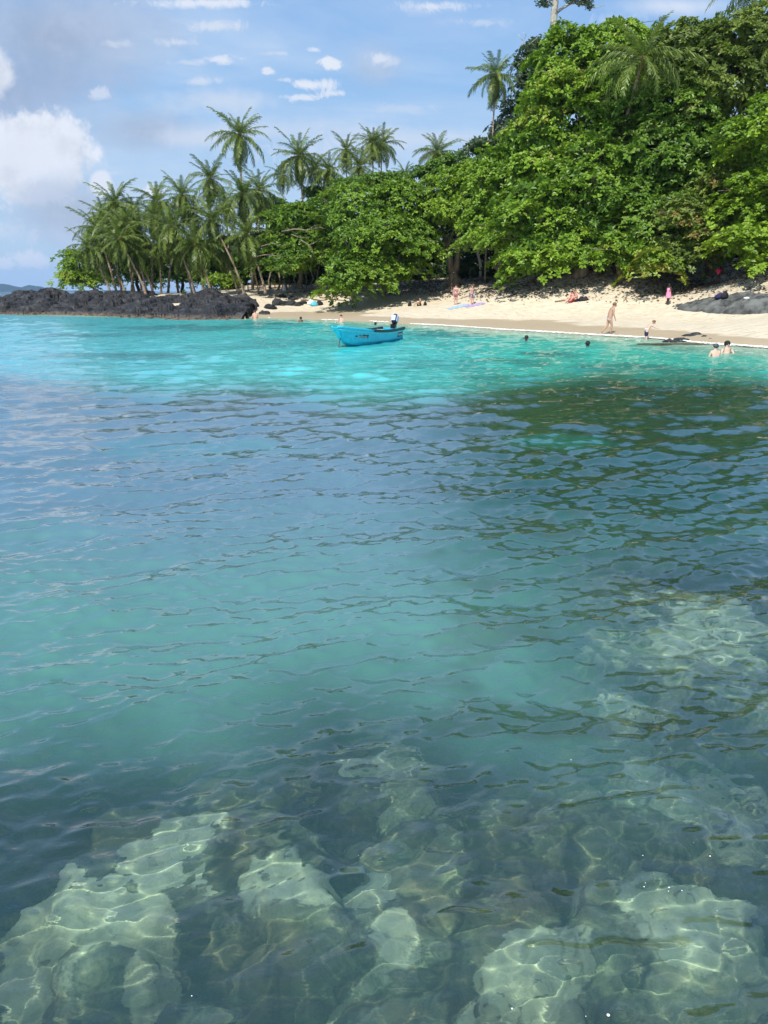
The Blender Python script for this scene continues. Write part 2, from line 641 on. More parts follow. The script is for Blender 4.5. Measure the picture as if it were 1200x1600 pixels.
base = -1.4 + 0.0 * BX
base = base + 0.35 * sstep(BX, 0.2, 2.5)                    # rises to the right
H_ = base + 0.42 * fbm(pB * 0.7, 4)
rocks = [(150, 1500, 230, 120, 0.95), (300, 1400, 110, 70, 0.85), (420, 1480, 210, 110, 0.75), (560, 1430, 60, 45, 0.7), (590, 1205, 120, 65, 0.75),
         (300, 1215, 70, 30, 0.6), (820, 1560, 130, 80, 0.75), (1060, 1500, 150, 90, 0.55), (1080, 1250, 130, 90, 0.5), (1080, 1020, 190, 90, 0.55),
         (1000, 1400, 200, 60, 0.35), (600, 1590, 190, 60, 0.6), (1010, 1130, 120, 60, 0.4), (700, 1340, 160, 60, 0.5), (740, 1450, 190, 80, 0.7), (900, 1300, 130, 60, 0.45), (450, 1290, 100, 45, 0.4)]
for (px, py, rx, ry, hh) in rocks:
    H_ = np.maximum(H_, H_ * (1 - mask(px, py, rx, ry, 0.7)) + (base + hh + 0.28 * fbm(pB * 1.7 + px, 4)) * mask(px, py, rx, ry, 0.7))
cell = fbm(pB * 2.4, 5, 0.55, True)
H_ = H_ + 0.10 * cell + 0.05 * fbm(pB * 6, 4) + 0.018 * fbm(pB * 17, 3)
rs = np.random.RandomState(31)
stone = np.zeros_like(BX)          # tone of each stone, 0 = between stones
reefm = np.zeros_like(BX)
for (px, py, rx, ry, hh) in rocks: reefm = np.maximum(reefm, mask(px, py, rx * 1.1, ry * 1.1, 0.7))
n_st = 0
for _ in range(800):
    x0, y0 = rs.uniform(-3.6, 4.2), rs.uniform(1.6, 8.5)
    i0, j0 = int((y0 - by[0]) / SB), int((x0 - bx[0]) / SB)
    dens_ = reefm[i0, j0]
    if rs.rand() > 0.12 + 0.88 * dens_: continue
    r0 = rs.uniform(0.10, 0.22) + (rs.rand() < 0.40) * rs.uniform(0.08, 0.50)
    w_ = int(r0 * 1.7 / SB) + 1
    a0, a1_, c0, c1_ = max(i0 - w_, 0), i0 + w_, max(j0 - w_, 0), j0 + w_
    sx_, sy_ = BX[a0:a1_, c0:c1_], BY[a0:a1_, c0:c1_]
    th_ = rs.rand() * 3
    u_ = (sx_ - x0) * cos(th_) + (sy_ - y0) * sin(th_)
    v_ = -(sx_ - x0) * sin(th_) + (sy_ - y0) * cos(th_)
    an_ = np.arctan2(v_, u_)
    rad_ = np.sqrt(u_ ** 2 + (v_ * rs.uniform(1.1, 1.7)) ** 2) / (r0 * (1 + .16 * np.sin(an_ * 2 + rs.rand() * 6) + .12 * np.sin(an_ * 3 + rs.rand() * 6) + .06 * np.sin(an_ * 7 + rs.rand() * 6)))
    dome = np.clip(1 - rad_ ** 2.6, 0, 1) ** 0.5
    zc = H_[i0, j0] - 0.05
    hz__ = zc + dome * r0 * rs.uniform(0.55, 0.85) + 0.025 * perlin(P3(sx_, sy_) * 9 + _)
    better = (dome > 0) & (hz__ > H_[a0:a1_, c0:c1_])
    H_[a0:a1_, c0:c1_] = np.where(better, hz__, H_[a0:a1_, c0:c1_])
    stone[a0:a1_, c0:c1_] = np.where(better, 0.25 + 0.75 * rs.rand(), stone[a0:a1_, c0:c1_])
    edge_ = (rad_ > 0.92) & (rad_ < 1.12) & ~better
    stone[a0:a1_, c0:c1_] = np.where(edge_, 0.0, stone[a0:a1_, c0:c1_])
H_ = H_ + 0.022 * fbm(pB * 9, 4, 0.6, True)
H_ = np.minimum(H_, -0.22 + 0.06 * fbm(pB * 3, 3))
# pale (bleached, bare) stone patches on the tops
pale = np.zeros_like(BX)
for (px, py, rx, ry, a_) in [(130, 1520, 150, 95, 1.0), (290, 1385, 80, 60, .9), (200, 1450, 60, 40, .7), (430, 1430, 130, 50, .55), (545, 1410, 70, 30, 1.0), (120, 1425, 45, 20, .7),
                             (820, 1520, 75, 75, 1.0), (1070, 1480, 135, 85, .9), (1090, 1240, 110, 70, .55), (1090, 1000, 130, 60, .55), (620, 1205, 60, 30, .6), (560, 1190, 30, 20, .5),
                             (1000, 1120, 80, 50, .45), (660, 1160, 50, 14, .6), (760, 1590, 35, 25, .9), (600, 1480, 45, 35, .55), (0, 1440, 30, 25, .8)]:
    pale = np.maximum(pale, a_ * mask(px, py, rx, ry, 0.6, 0.35))
nz = fbm(pB * 2.2 + 5, 6, 0.62)
pale = np.clip(pale * (1.15 + 1.0 * nz) - 0.8 * sstep(fbm(pB * 1.5 + 11, 6, 0.6) + 0.0, 0.16, 0.3), 0, 1)
veins = 1 - sstep(np.abs(fbm(pB * 1.6 + 40, 5, 0.6)), 0.0, 0.035)
pale = np.clip(pale - 0.9 * veins, 0, 1)
idx = np.arange(BX.size).reshape(BX.shape)
quads = np.stack([idx[:-1, :-1], idx[:-1, 1:], idx[1:, 1:], idx[1:, :-1]], -1).reshape(-1, 4)
m_sb, t = mat('rocky_sea_bed')
pos = t.n('ShaderNodeNewGeometry').outputs['Position']
pa = t.n('ShaderNodeAttribute', attribute_name='pale').outputs['Fac']
sto = t.n('ShaderNodeAttribute', attribute_name='stone').outputs['Fac']
n1 = t.noise(pos, 8.0, 10, 0.76, 0.25)
n2 = t.noise(pos, 2.1, 5, 0.6, 0.6)
dark = t.ramp(n1, [(0.30, (0.04, 0.045, 0.03)), (0.42, (0.14, 0.15, 0.09)), (0.54, (0.28, 0.28, 0.17)), (0.70, (0.60, 0.56, 0.36))])
dark = t.mix(t.step(n2, 0.42, 0.62), dark, t.mix(n1, (0.12, 0.09, 0.045), (0.42, 0.34, 0.19)))
dark = t.vm('SCALE', dark, t.step(sto, 0.0, 1.0, 0.35, 1.55))
pc = t.ramp(n1, [(0.28, (0.12, 0.11, 0.06)), (0.40, (0.60, 0.55, 0.36)), (0.62, (0.80, 0.76, 0.55)), (0.8, (0.84, 0.78, 0.52))])
pf = t.step(t.math('ADD', pa, t.math('MULTIPLY', t.math('SUBTRACT', n1, 0.5), 0.9)), 0.20, 0.36)
d = t.n('ShaderNodeBsdfDiffuse')
t.put(d.inputs[0], t.mix(t.math('MULTIPLY', pf, t.step(sto, 0.0, 0.3, 0.55, 1.0)), dark, pc))
b = t.n('ShaderNodeBump', i_Distance=0.03, i_Strength=0.7)
t.put(b.inputs['Height'], n1)
t.put(d.inputs['Normal'], b.outputs[0])
t.n('ShaderNodeOutputMaterial', i_0=d.outputs[0])
V_ = np.stack([BX.ravel(), BY.ravel(), H_.ravel()], -1)
seabed = mesh_np('submerged_reef', V_, quads, m_sb, smooth=True, attrs={'pale': pale.ravel(), 'stone': stone.ravel()})
tag(seabed, kind='structure')

# ================================================================== water
O0 = np.array([0.0, -0.6])      # fan origin
th_list = []
a_ = 0.0
half = list(np.linspace(0, radians(33), 300)) + list(radians(33) + np.cumsum(np.linspace(radians(0.2), radians(7), 40)))
half = [h for h in half if h < pi]
half.append(pi)
ang = np.array([-h for h in half[:0:-1]] + half)          # -pi .. pi
ang = ang[1:]
r_list = [0.25, 0.7, 1.2, 1.6]
r = 1.9
while r < 14000:
    r_list.append(r)
    step = (r * r + CAM_H ** 2) / CAM_H / 768 * 1.15
    r += max(0.008, min(step, r * (0.0095 if r < 130 else 0.05)))
rr = np.array(r_list)
TH, RR = np.meshgrid(ang, rr)
WX = O0[0] + RR * np.sin(TH)
WY = O0[1] + RR * np.cos(TH)
rs = np.random.RandomState(11)
WZ = np.zeros_like(WX)
DXh = np.zeros_like(WX)
DYh = np.zeros_like(WX)
res = np.maximum(RR * 0.0075, 0.012)
# calm patches and rougher patches
gust = 0.85 + 0.55 * perlin(P3(WX, WY * 1.0) * 0.12 + 4)
gust = np.clip(gust, 0.35, 1.5)
NW = 150
for i in range(NW):
    lam = 0.085 * (2.2 / 0.085) ** (rs.rand() ** 1.25)
    th = radians(96) + rs.normal() * radians(34 if lam > 0.7 else 48)
    if i % 4 == 0: th = radians(118) + rs.normal() * radians(10)   # swell set running down to the right
    k = 2 * pi / lam
    slope = 0.050 * (lam / 0.28) ** (-0.62 if lam > 0.28 else 0.15)
    amp = slope / k
    if lam > 2.2: amp *= 0.7
    dx, dy = cos(th), sin(th)
    # wavy crests: bend the phase slowly
    ph = k * (dx * WX + dy * WY) + rs.rand() * 2 * pi + 1.3 * np.sin(0.31 * k * (-dy * WX + dx * WY) * 0.35 + rs.rand() * 6) 
    fade = sstep(lam / res, 1.1, 2.4)
    A = amp * fade * (gust if lam < 1.6 else 1.0) * (1 - (0.55 if lam < 0.8 else 0.35) * (1 - sstep(RR, 2.0, 5.0)))
    s_, c_ = np.sin(ph), np.cos(ph)
    WZ += A * s_
    DXh += -0.9 * A * dx * c_ * -1
    DYh += -0.9 * A * dy * c_ * -1
WXd, WYd = WX + DXh, WY + DYh
# the sea flattens where it meets the sand
gnd = np.full(WX.shape, -3.0)
sel = (RR > 25) & (RR < 150) & (np.abs(TH) < radians(60))
gnd[sel] = ground_np(WX[sel], WY[sel])
shal = sstep(-gnd, 0.0, 0.6)
WZ *= 0.25 + 0.75 * shal
WZ = np.where(RR > 160, WZ * 0.5, WZ)

# colour of the water mass and what lies close under it, plus painted sky reflection
ax = WX / np.maximum(WY, 0.1)


def line(pts, z=0.0):
    """photo polyline on the water -> forward distance as a function of x/y"""
    q = [sea(px, py, z) for px, py in pts]
    return np.array([v.x / v.y for v in q]), np.array([v.y for v in q])


pw = P3(WX, WY)
la, lD = line([(-500, 575), (0, 592), (160, 612), (260, 626), (400, 612), (480, 622), (560, 632), (660, 634), (740, 618), (820, 603), (950, 592), (1100, 596), (1200, 600), (1500, 600)])
edge = np.interp(ax, la, lD)
wob = 0.8 * fbm(pw * np.array([0.35, 0.22, 1]) + 2, 4)
behind = (WY <= 1)
turq = sstep(WY - edge + wob, -2.2, 5.0)
turq[behind] = 0
# side: greyer blue at the left, sky reflection put into the colour
left = sstep(ax + 0.05 * perlin(pw * 0.1), -0.55, -0.06)
# sandy shallows by the beach
sh = 1 - sstep(-gnd + 0.25 * fbm(pw * 0.2, 3), 0.1, 1.15)
col_turq = np.array([0.055, 0.56, 0.50])
col_tleft = np.array([0.06, 0.42, 0.48])
col_green = np.array([0.05, 0.50, 0.36])
col_sand = np.array([0.34, 0.56, 0.40])
col_mid = np.array([0.085, 0.165, 0.200])  # body colour lightened to blue-grey to stand in for reflected sky
col_near = np.array([0.070, 0.195, 0.160])
col_right = np.array([0.014, 0.060, 0.048])
col_deep = np.array([0.012, 0.10, 0.16])


def mixc(a, b, f): return a * (1 - f[..., None]) + b * f[..., None]


C = mixc(col_tleft, col_turq, left)
rg = sstep(ax + 0.04 * fbm(pw * 0.15, 3), 0.02, 0.34)
C = mixc(C, col_green, rg * 0.75)
C = mixc(C, col_sand, sh * sel)
mid = mixc(col_mid, col_right, sstep(ax, -0.05, 0.2))
nearf = 1 - sstep(WY + 1.3 * fbm(pw * 0.3 + 8, 3), 4.5, 9.5)
mid = mixc(mid, col_near, nearf)
C = mixc(mid, C, turq)
# reef streaks under the shallows
st = fbm(pw * np.array([0.10, 0.20, 1]) + 21, 5, 0.6)
streak = sstep(st, 0.12, 0.34) * 0.35


def seaspot(px, py, rx, ry):
    c_, e, u, d_ = sea(px, py), sea(px + rx, py), sea(px, py - ry), sea(px, py + ry)
    q = np.sqrt(((WX - c_.x - (WY - c_.y) * c_.x / c_.y) / (e.x - c_.x)) ** 2 + ((WY - c_.y) / ((u.y - d_.y) / 2)) ** 2)
    return 1 - sstep(q + 0.9 * fbm(pw * np.array([0.5, 0.3, 1]) + px, 4), 0.5, 1.25)


for s_ in [(300, 512, 130, 5), (120, 524, 90, 3), (700, 522, 70, 6), (870, 554, 60, 5), (830, 567, 45, 6), (420, 506, 60, 2.5), (960, 575, 90, 8), (1120, 578, 110, 6), (200, 556, 120, 5), (780, 590, 60, 6)]:
    streak = np.maximum(streak, 0.6 * seaspot(*s_))
streak *= turq * (1 - 0.6 * sh)
C = mixc(C, np.array([0.010, 0.15, 0.16]), streak)
# brown-green weed patches seen through the darker water on the right
wd = sstep(fbm(pw * np.array([0.8, 1.6, 1]) + 71, 4), 0.08, 0.34) * (1 - turq) * sstep(ax, -0.1, 0.15)
C = mixc(C, np.array([0.035, 0.05, 0.022]), wd * 0.35)
for s_, k_ in [((1080, 600, 120, 5), .6), ((870, 690, 90, 14), .35), ((300, 700, 160, 20), .2)]:
    C = mixc(C, np.array([0.02, 0.26, 0.22]), k_ * seaspot(*s_))
far = sstep(WY, 110, 160)
C = mixc(C, col_deep, far)
C *= (1 + 0.16 * fbm(pw * 0.6 + 3, 3))[..., None]
# clearness: how much of the bed shows
clear = 1 - sstep(WY + 0.8 * fbm(pw * 0.7 + 13, 3), 2.9, 5.6)
clear = np.maximum(clear, (1 - sstep(WY + 0.8 * fbm(pw * 0.7 + 13, 3), 6.0, 8.6)) * sstep(ax + 0.12 * perlin(pw * 0.6), 0.02, 0.42) * 0.9)
clear = clear * (1 - 0.45 * (1 - sstep(ax, -0.30, -0.05)) * sstep(WY, 3.1, 4.4))
foamy = np.zeros_like(WX)
C = np.clip(C, 0.001, 1)
C4 = np.concatenate([C, np.ones(C.shape[:2] + (1,))], -1)
idx = np.arange(WX.size).reshape(WX.shape)
idn = np.roll(idx, -1, axis=1)
quads = np.stack([idx[:-1], idn[:-1], idn[1:], idx[1:]], -1).reshape(-1, 4)
# no sheet where the land stands well above the water
gq = gnd.ravel()[quads].min(1)
quads = quads[gq < 0.9]
V_ = np.stack([WXd.ravel(), WYd.ravel(), WZ.ravel()], -1)

m_water, t = mat('sea_water')
pos = t.n('ShaderNodeNewGeometry').outputs['Position']
sp = t.n('ShaderNodeMapping')
t.put(sp.inputs[0], pos)
sp.inputs['Scale'].default_value = (0.75, 1.3, 1)
r1 = t.noise(sp.outputs[0], 9.0, 3, 0.5, 0.3)
r2 = t.noise(sp.outputs[0], 3.4, 4, 0.6, 0.4)
dist = t.vm('LENGTH', pos, out=1)
bs = t.n('ShaderNodeBump', i_Distance=0.012)
t.put(bs.inputs['Strength'], t.step(dist, 3, 30, 0.4, 0.65))
t.put(bs.inputs['Height'], r1)
b2 = t.n('ShaderNodeBump', i_Distance=0.11)
t.put(b2.inputs['Strength'], t.step(dist, 9, 40, 0.0, 0.5))
t.put(b2.inputs['Height'], r2)
t.put(b2.inputs['Normal'], bs.outputs[0])
N_ = b2.outputs[0]
tint = t.n('ShaderNodeAttribute', attribute_name='tint').outputs['Color']
clr = t.n('ShaderNodeAttribute', attribute_name='clear').outputs['Fac']
body = t.n('ShaderNodeBsdfDiffuse')
t.put(body.inputs[0], tint)
refr = t.n('ShaderNodeBsdfRefraction', i_IOR=1.33, i_Roughness=0.0)
refr.inputs['Color'].default_value = (0.84, 1.0, 0.93, 1)
t.put(refr.inputs['Normal'], N_)
tr = t.n('ShaderNodeBsdfTransparent')
tr.inputs[0].default_value = (0.84, 1.0, 0.93, 1)
thru = t.n('ShaderNodeMixShader', i_0=0.18)
t.put(thru.inputs[1], refr.outputs[0])
t.put(thru.inputs[2], tr.outputs[0])
under = t.n('ShaderNodeMixShader')
t.put(under.inputs[0], t.math('MULTIPLY', clr, 0.85))
t.put(under.inputs[1], body.outputs[0])
t.put(under.inputs[2], thru.outputs[0])
fr = t.n('ShaderNodeFresnel', i_IOR=1.33)
t.put(fr.inputs['Normal'], N_)
gl = t.n('ShaderNodeBsdfGlossy', i_Roughness=0.03)
t.put(gl.inputs['Normal'], N_)
top = t.n('ShaderNodeMixShader')
t.put(top.inputs[0], t.math('MINIMUM', t.math('MULTIPLY', t.math('POWER', fr.outputs[0], 0.76), 1.5), 0.66))
t.put(top.inputs[1], under.outputs[0])
t.put(top.inputs[2], gl.outputs[0])
t.n('ShaderNodeOutputMaterial', i_0=top.outputs[0])
water = mesh_np('sea', V_, quads, m_water, smooth=True, attrs={'tint': C4.reshape(-1, 4), 'clear': clear.ravel()})
tag(water, kind='structure')
# sunlight is refracted through the moving surface on to the reef
sun_d.cycles.is_caustics_light = True
water.cycles.is_caustics_caster = True
seabed.cycles.is_caustics_receiver = True

# ================================================================== distant hills
m_hill, t = mat('forested_hill')
pos = t.n('ShaderNodeNewGeometry').outputs['Position']
d = t.n('ShaderNodeBsdfDiffuse')
t.put(d.inputs[0], t.mix(t.noise(pos, 0.004, 8, 0.65), (0.010, 0.022, 0.014), (0.03, 0.05, 0.03)))
t.n('ShaderNodeOutputMaterial', i_0=d.outputs[0])
HD = 7000.0


def ridge(name, pts, D, depth):
    a_ = np.array([((px - 600) / 1200.0) / ray(px, 450)[1] * D for px, py in pts])
    h_ = np.array([max(at(px, py, D).z, 0) for px, py in pts])
    xs = np.linspace(a_[0], a_[-1], 160)
    hs = np.interp(xs, a_, h_)
    n = 24
    T_ = np.linspace(-1, 1, n)
    XX, TT = np.meshgrid(xs, T_)
    hh = hs[None] * (1 - np.abs(TT) ** 1.5)
    hh = hh * (0.88 + 0.35 * fbm(P3(XX * 0.0035, TT * 3), 4)) - 12
    YY = D + TT * depth
    i_ = np.arange(XX.size).reshape(XX.shape)
    q = np.stack([i_[:-1, :-1], i_[:-1, 1:], i_[1:, 1:], i_[1:, :-1]], -1).reshape(-1, 4)
    return tag(mesh_np(name, np.stack([XX.ravel(), YY.ravel(), hh.ravel()], -1), q, m_hill, smooth=True), kind='structure')


ridge('hills', [(-420, 452), (-300, 436), (-200, 444), (-100, 434), (-40, 446), (0, 441), (10, 441), (22, 444), (32, 450), (42, 446), (52, 442), (62, 446), (75, 449), (90, 452), (110, 455), (140, 457)], 7000, 500)
ridge('far_hills', [(-300, 448), (0, 449), (60, 450), (110, 452), (170, 451), (240, 453), (300, 456)], 8200, 500)
m_haze = bpy.data.materials.new('haze')
m_haze.use_nodes = True
t = NT(m_haze.node_tree)
pv = t.n('ShaderNodeVolumePrincipled', i_Density=0.00007)
pv.inputs['Color'].default_value = (0.42, 0.66, 1.0, 1)
t.n('ShaderNodeOutputMaterial', i_Volume=pv.outputs[0])
HAZE = True

# ================================================================== black lava outcrop
m_lava, t = mat('lava_rock')
geo = t.n('ShaderNodeNewGeometry')
pos = geo.outputs['Position']
sz = t.n('ShaderNodeSeparateXYZ', i_0=pos)
mp = t.n('ShaderNodeMapping')
t.put(mp.inputs[0], pos)
mp.inputs['Scale'].default_value = (0.7, 0.5, 1.8)
n1 = t.noise(mp.outputs[0], 0.9, 8, 0.68)
n2 = t.noise(mp.outputs[0], 4.0, 6, 0.65)
c1 = t.ramp(n1, [(0.3, (0.006, 0.006, 0.006)), (0.5, (0.015, 0.015, 0.015)), (0.62, (0.045, 0.043, 0.042)), (0.8, (0.11, 0.105, 0.10))])
c1 = t.mix(t.math('MULTIPLY', t.step(sz.outputs[2], 0.42, 0.12), t.step(n2, 0.35, 0.6)), c1, (0.14, 0.095, 0.055))
p = t.n('ShaderNodeBsdfPrincipled', i_Roughness=0.62)
p.inputs['Specular IOR Level'].default_value = 0.45
t.put(p.inputs['Base Color'], c1)
b = t.n('ShaderNodeBump', i_Distance=0.25, i_Strength=0.9)
t.put(b.inputs['Height'], t.math('ADD', n1, t.math('MULTIPLY', n2, 0.4)))
t.put(p.inputs['Normal'], b.outputs[0])
t.n('ShaderNodeOutputMaterial', i_0=p.outputs[0])


def strip_rock(name, front, back, m, rough=0.5, nu=420, nv=60, prof=None, seed=0, label=None, cat=None, kind=None):
    """a rugged sheet from the water's edge (front: px,py on z=0) to the skyline (back: px,py,D)"""
    px = np.linspace(front[0][0], front[-1][0], nu)
    fy = np.interp(px, [f[0] for f in front], [f[1] for f in front])
    by_ = np.interp(px, [f[0] for f in back], [f[1] for f in back])
    bD = np.interp(px, [f[0] for f in back], [f[2] for f in back])
    F = np.array([sea(a, b) for a, b in zip(px, fy)])
    B = np.array([at(a, b, c_) for a, b, c_ in zip(px, by_, bD)])
    v = np.linspace(-0.12, 1.35, nv)
    U_, V2 = np.meshgrid(np.arange(nu), v)
    XX = F[:, 0][None] * (1 - V2) + B[:, 0][None] * V2
    YY = F[:, 1][None] * (1 - V2) + B[:, 1][None] * V2
    hz_ = np.where(V2 < 1, np.sign(V2) * np.abs(V2) ** 0.85, 1 - (V2 - 1) * 2.2)
    ZZ = B[:, 2][None] * hz_
    q = P3(XX, YY) + seed
    env = sstep(V2, -0.1, 0.15) 
    big = fbm(q * 0.28, 3)
    qs = q * np.array([1, 0.55, 1])
    ZZ = ZZ + env * rough * (1.5 * big + 1.0 * fbm(qs * 0.6, 3, 0.5, True))
    # terraces, as lava flows break
    ZZ = ZZ - 0.55 * env
    Z0 = ZZ.copy()
    rs_ = np.random.RandomState(17)
    for _ in range(1500):
        ii, jj = rs_.randint(3, nv - 10), rs_.randint(4, nu - 4)
        x0, y0 = XX[ii, jj], YY[ii, jj]
        r0 = rs_.uniform(0.25, 0.7) + (rs_.rand() < .2) * rs_.uniform(.2, 1.0)
        a0, a1 = max(jj - 40, 0), min(jj + 40, nu)
        du_, dv_ = (XX[:, a0:a1] - x0), (YY[:, a0:a1] - y0)
        an_ = np.arctan2(dv_, du_)
        rad_ = np.sqrt(du_ ** 2 + (dv_ * rs_.uniform(.8, 1.3)) ** 2) / (r0 * (1 + .18 * np.sin(an_ * 2 + _) + .12 * np.sin(an_ * 3 + _ * 2)))
        dome = np.clip(1 - rad_ ** 2, 0, 1) ** .75
        hz2 = Z0[ii, jj] - .10 + dome * r0 * rs_.uniform(.45, .75)
        ZZ[:, a0:a1] = np.where((dome > 0) & (hz2 > ZZ[:, a0:a1]), hz2, ZZ[:, a0:a1])
    ZZ = ZZ + env * 0.10 * fbm(q * 1.6, 4, 0.55, True)
    zo = 0.35 * perlin(q * 0.45) + 0.12 * perlin(q * 1.7)
    zt = (ZZ + zo) / 0.42
    fl_ = np.floor(zt)
    ZZ = np.where(env > 0.5, 0.55 * ZZ + 0.45 * ((fl_ + sstep(zt - fl_, 0.30, 0.62)) * 0.42 - zo * 0.8) + 0.06 * fbm(q * 2.2, 3, 0.6), ZZ)
    ends = np.minimum(sstep(U_ / nu, 0, 0.02), 1 - sstep(U_ / nu, 0.985, 1.0) * 0.9)
    ZZ = ZZ * ends - (1 - ends) * 0.6
    YY = YY + 0.5 * fbm(q * 1.3 + 9, 3)
    i_ = np.arange(XX.size).reshape(XX.shape)
    qd = np.stack([i_[:-1, :-1], i_[:-1, 1:], i_[1:, 1:], i_[1:, :-1]], -1).reshape(-1, 4)
    o = mesh_np(name, np.stack([XX.ravel(), YY.ravel(), ZZ.ravel()], -1), qd, m, smooth=False)
    return tag(o, label, cat, kind=kind)


strip_rock('lava_outcrop', [(-420, 490), (-200, 490), (0, 491), (60, 492), (100, 492), (180, 494), (215, 497), (300, 499), (350, 499), (385, 497), (412, 489)],
           [(-420, 462, 98), (-200, 460, 99), (-40, 462, 99), (0, 462, 99), (15, 456, 99), (55, 454, 99), (90, 455, 99), (140, 457, 99), (185, 459, 99), (250, 460, 98), (330, 462, 96), (360, 464, 94), (400, 468, 89),
            (424, 473, 85)], m_lava, 0.55, 620, 130, kind='structure')


def boulder(name, c_, r, m, label, cat, seed=0, group=None, flat=1.0, kind=None):
    rs_ = random.Random(seed)
    ox = Vector((rs_.random() * 50, rs_.random() * 50, rs_.random() * 50))
    n = 26
    mb = MB().ball((0, 0, 0), (r[0], r[1], r[2]), n, 16)
    v = np.array(mb.v)
    vn = v / np.array(r)
    k = 1 + 0.55 * fbm(vn * 1.1 + np.array(ox), 4, 0.55) + 0.12 * fbm(vn * 4 + np.array(ox), 3, 0.6, True)
    v = v * k[:, None]
    v[:, 2] = np.where(v[:, 2] > 0, v[:, 2] ** 1.0, v[:, 2])
    mb.v = [tuple(p_) for p_ in v]
    o = mb.build(name, m, smooth=False)
    o.location = c_
    o.rotation_euler = (0, 0, rs_.random() * 6)
    return tag(o, label, cat, group, kind)


# smaller black rocks trailing over the sand at the end of the outcrop
for i, (px, py, s_, lab) in enumerate([
        (422, 482, .8, 'large black boulder against the sandy end of the lava outcrop'),
        (412, 491, .6, 'small black boulder nearest the waist deep man'),
        (436, 476, 1.0, 'black lava boulder at the sandy end of the outcrop'),
        (452, 476, .75, 'low black rock on pale sand, first one right of the outcrop'),
        (466, 477, .6, 'small dark rock on pale sand between two black rocks'),
        (474, 474, .55, 'black rock just left of the bags on the sand'),
        (441, 464, .6, 'pointed black rock on the upper sand above the outcrop end'),
        (457, 468, .7, 'flat dark brown rock on the upper sand behind the others')]):
    q = hit(px, py)
    boulder('lava_boulder', (q.x, q.y, q.z - 0.05), (s_ * 1.1, s_ * .8, s_ * .6), m_lava, lab, 'rock', 40 + i, 'black rocks trailing over the sand')
q = sea(362, 497)
boulder('lava_boulder', (q.x, q.y, 0), (1.5, .7, .35), m_lava, 'long low rock awash in front of the lava outcrop', 'rock', 60)

# the big grey slab on the sand, right
m_slab = simple('grey_rock', (0.105, 0.11, 0.10), 0.8, 0.7, 1.3, 0.9)
m_wetrock = simple('wet_dark_rock', (0.04, 0.04, 0.037), 0.4, 0.5, 2.5, 0.6)
L_, R_ = hit(1052, 485), hit(1230, 480)
nx, ny = 120, 50
uu, vv = np.meshgrid(np.linspace(0, 1, nx), np.linspace(-1, 1, ny))
ctop = np.interp(uu, [0, .12, .25, .45, .55, .8, 1.0], [0.05, 0.24, 0.28, 0.48, 0.58, 0.66, 0.68])
wid = np.interp(uu, [0, .1, .3, .6, .8, 1], [0.2, 1.3, 2.2, 3.0, 3.0, 2.8])
SX = L_.x + (R_.x - L_.x) * uu
SY = L_.y + 0.9 + (R_.y + 0.2 - L_.y) * uu + vv * wid
pr = 1 - np.abs(vv) ** 3.2
q3 = P3(SX, SY)
SZ = ground_full(SX, SY) - 0.12 + ctop * pr * (0.9 + 0.45 * fbm(q3 * 0.5, 3)) + 0.16 * fbm(q3 * 1.2, 5, 0.55, True) * pr - 0.10 * (1 - sstep(np.abs(fbm(q3 * 0.35 + 5, 3)), 0, .035)) + 0.05 * np.sin((SX * 0.8 + SY * 1.4) * 1.6)
i_ = np.arange(SX.size).reshape(SX.shape)
qd = np.stack([i_[:-1, :-1], i_[:-1, 1:], i_[1:, 1:], i_[1:, :-1]], -1).reshape(-1, 4)
slab = mesh_np('rock_slab', np.stack([SX.ravel(), SY.ravel(), SZ.ravel()], -1), qd, m_slab, smooth=False)
tag(slab, 'long low grey rock slab lying on the sand with dark bags on its ridge', 'rock')

# rocks in the shallows by the swimmers
for i, (px, py, rx, rz, m_, lab) in enumerate([
        (1083, 531, .58, .30, m_wetrock, 'biggest round dark boulder at the waterline near the swimmers'),
        (1100, 533, .36, .22, m_wetrock, 'dark boulder leaning on the biggest one at the waterline'),
        (1110, 535, .2, .15, m_wetrock, 'smallest dark stone at the right end of the waterline boulders'),
        (1064, 534, .48, .17, m_wetrock, 'low dark rock half awash left of the round boulder'),
        (1047, 535, .35, .13, m_wetrock, 'low brown hump rising from the flat reef at the waterline')]):
    q = sea(px, py)
    boulder('shore_boulder', (q.x, q.y, rz * .2), (rx * .85, rx * .7, rz * .95), m_, lab, 'rock', 80 + i, 'boulders at the waterline')
m_reef = simple('weedy_reef', (0.075, 0.07, 0.035), 0.6, 0.5, 3, 0.5)
q = sea(1045, 538.5)
boulder('flat_reef', (q.x, q.y, -0.01), (1.75, .6, .07), m_reef, 'flat weedy brown reef barely breaking the water', 'rock', 99).rotation_euler = (0, 0, 0.1)

# ------------------------------------------------------------------ swash foam along the beach
m_foam, t = mat('foam')
d = t.n('ShaderNodeBsdfDiffuse')
d.inputs[0].default_value = (0.8, 0.82, 0.8, 1)
t.n('ShaderNodeOutputMaterial', i_0=d.outputs[0])
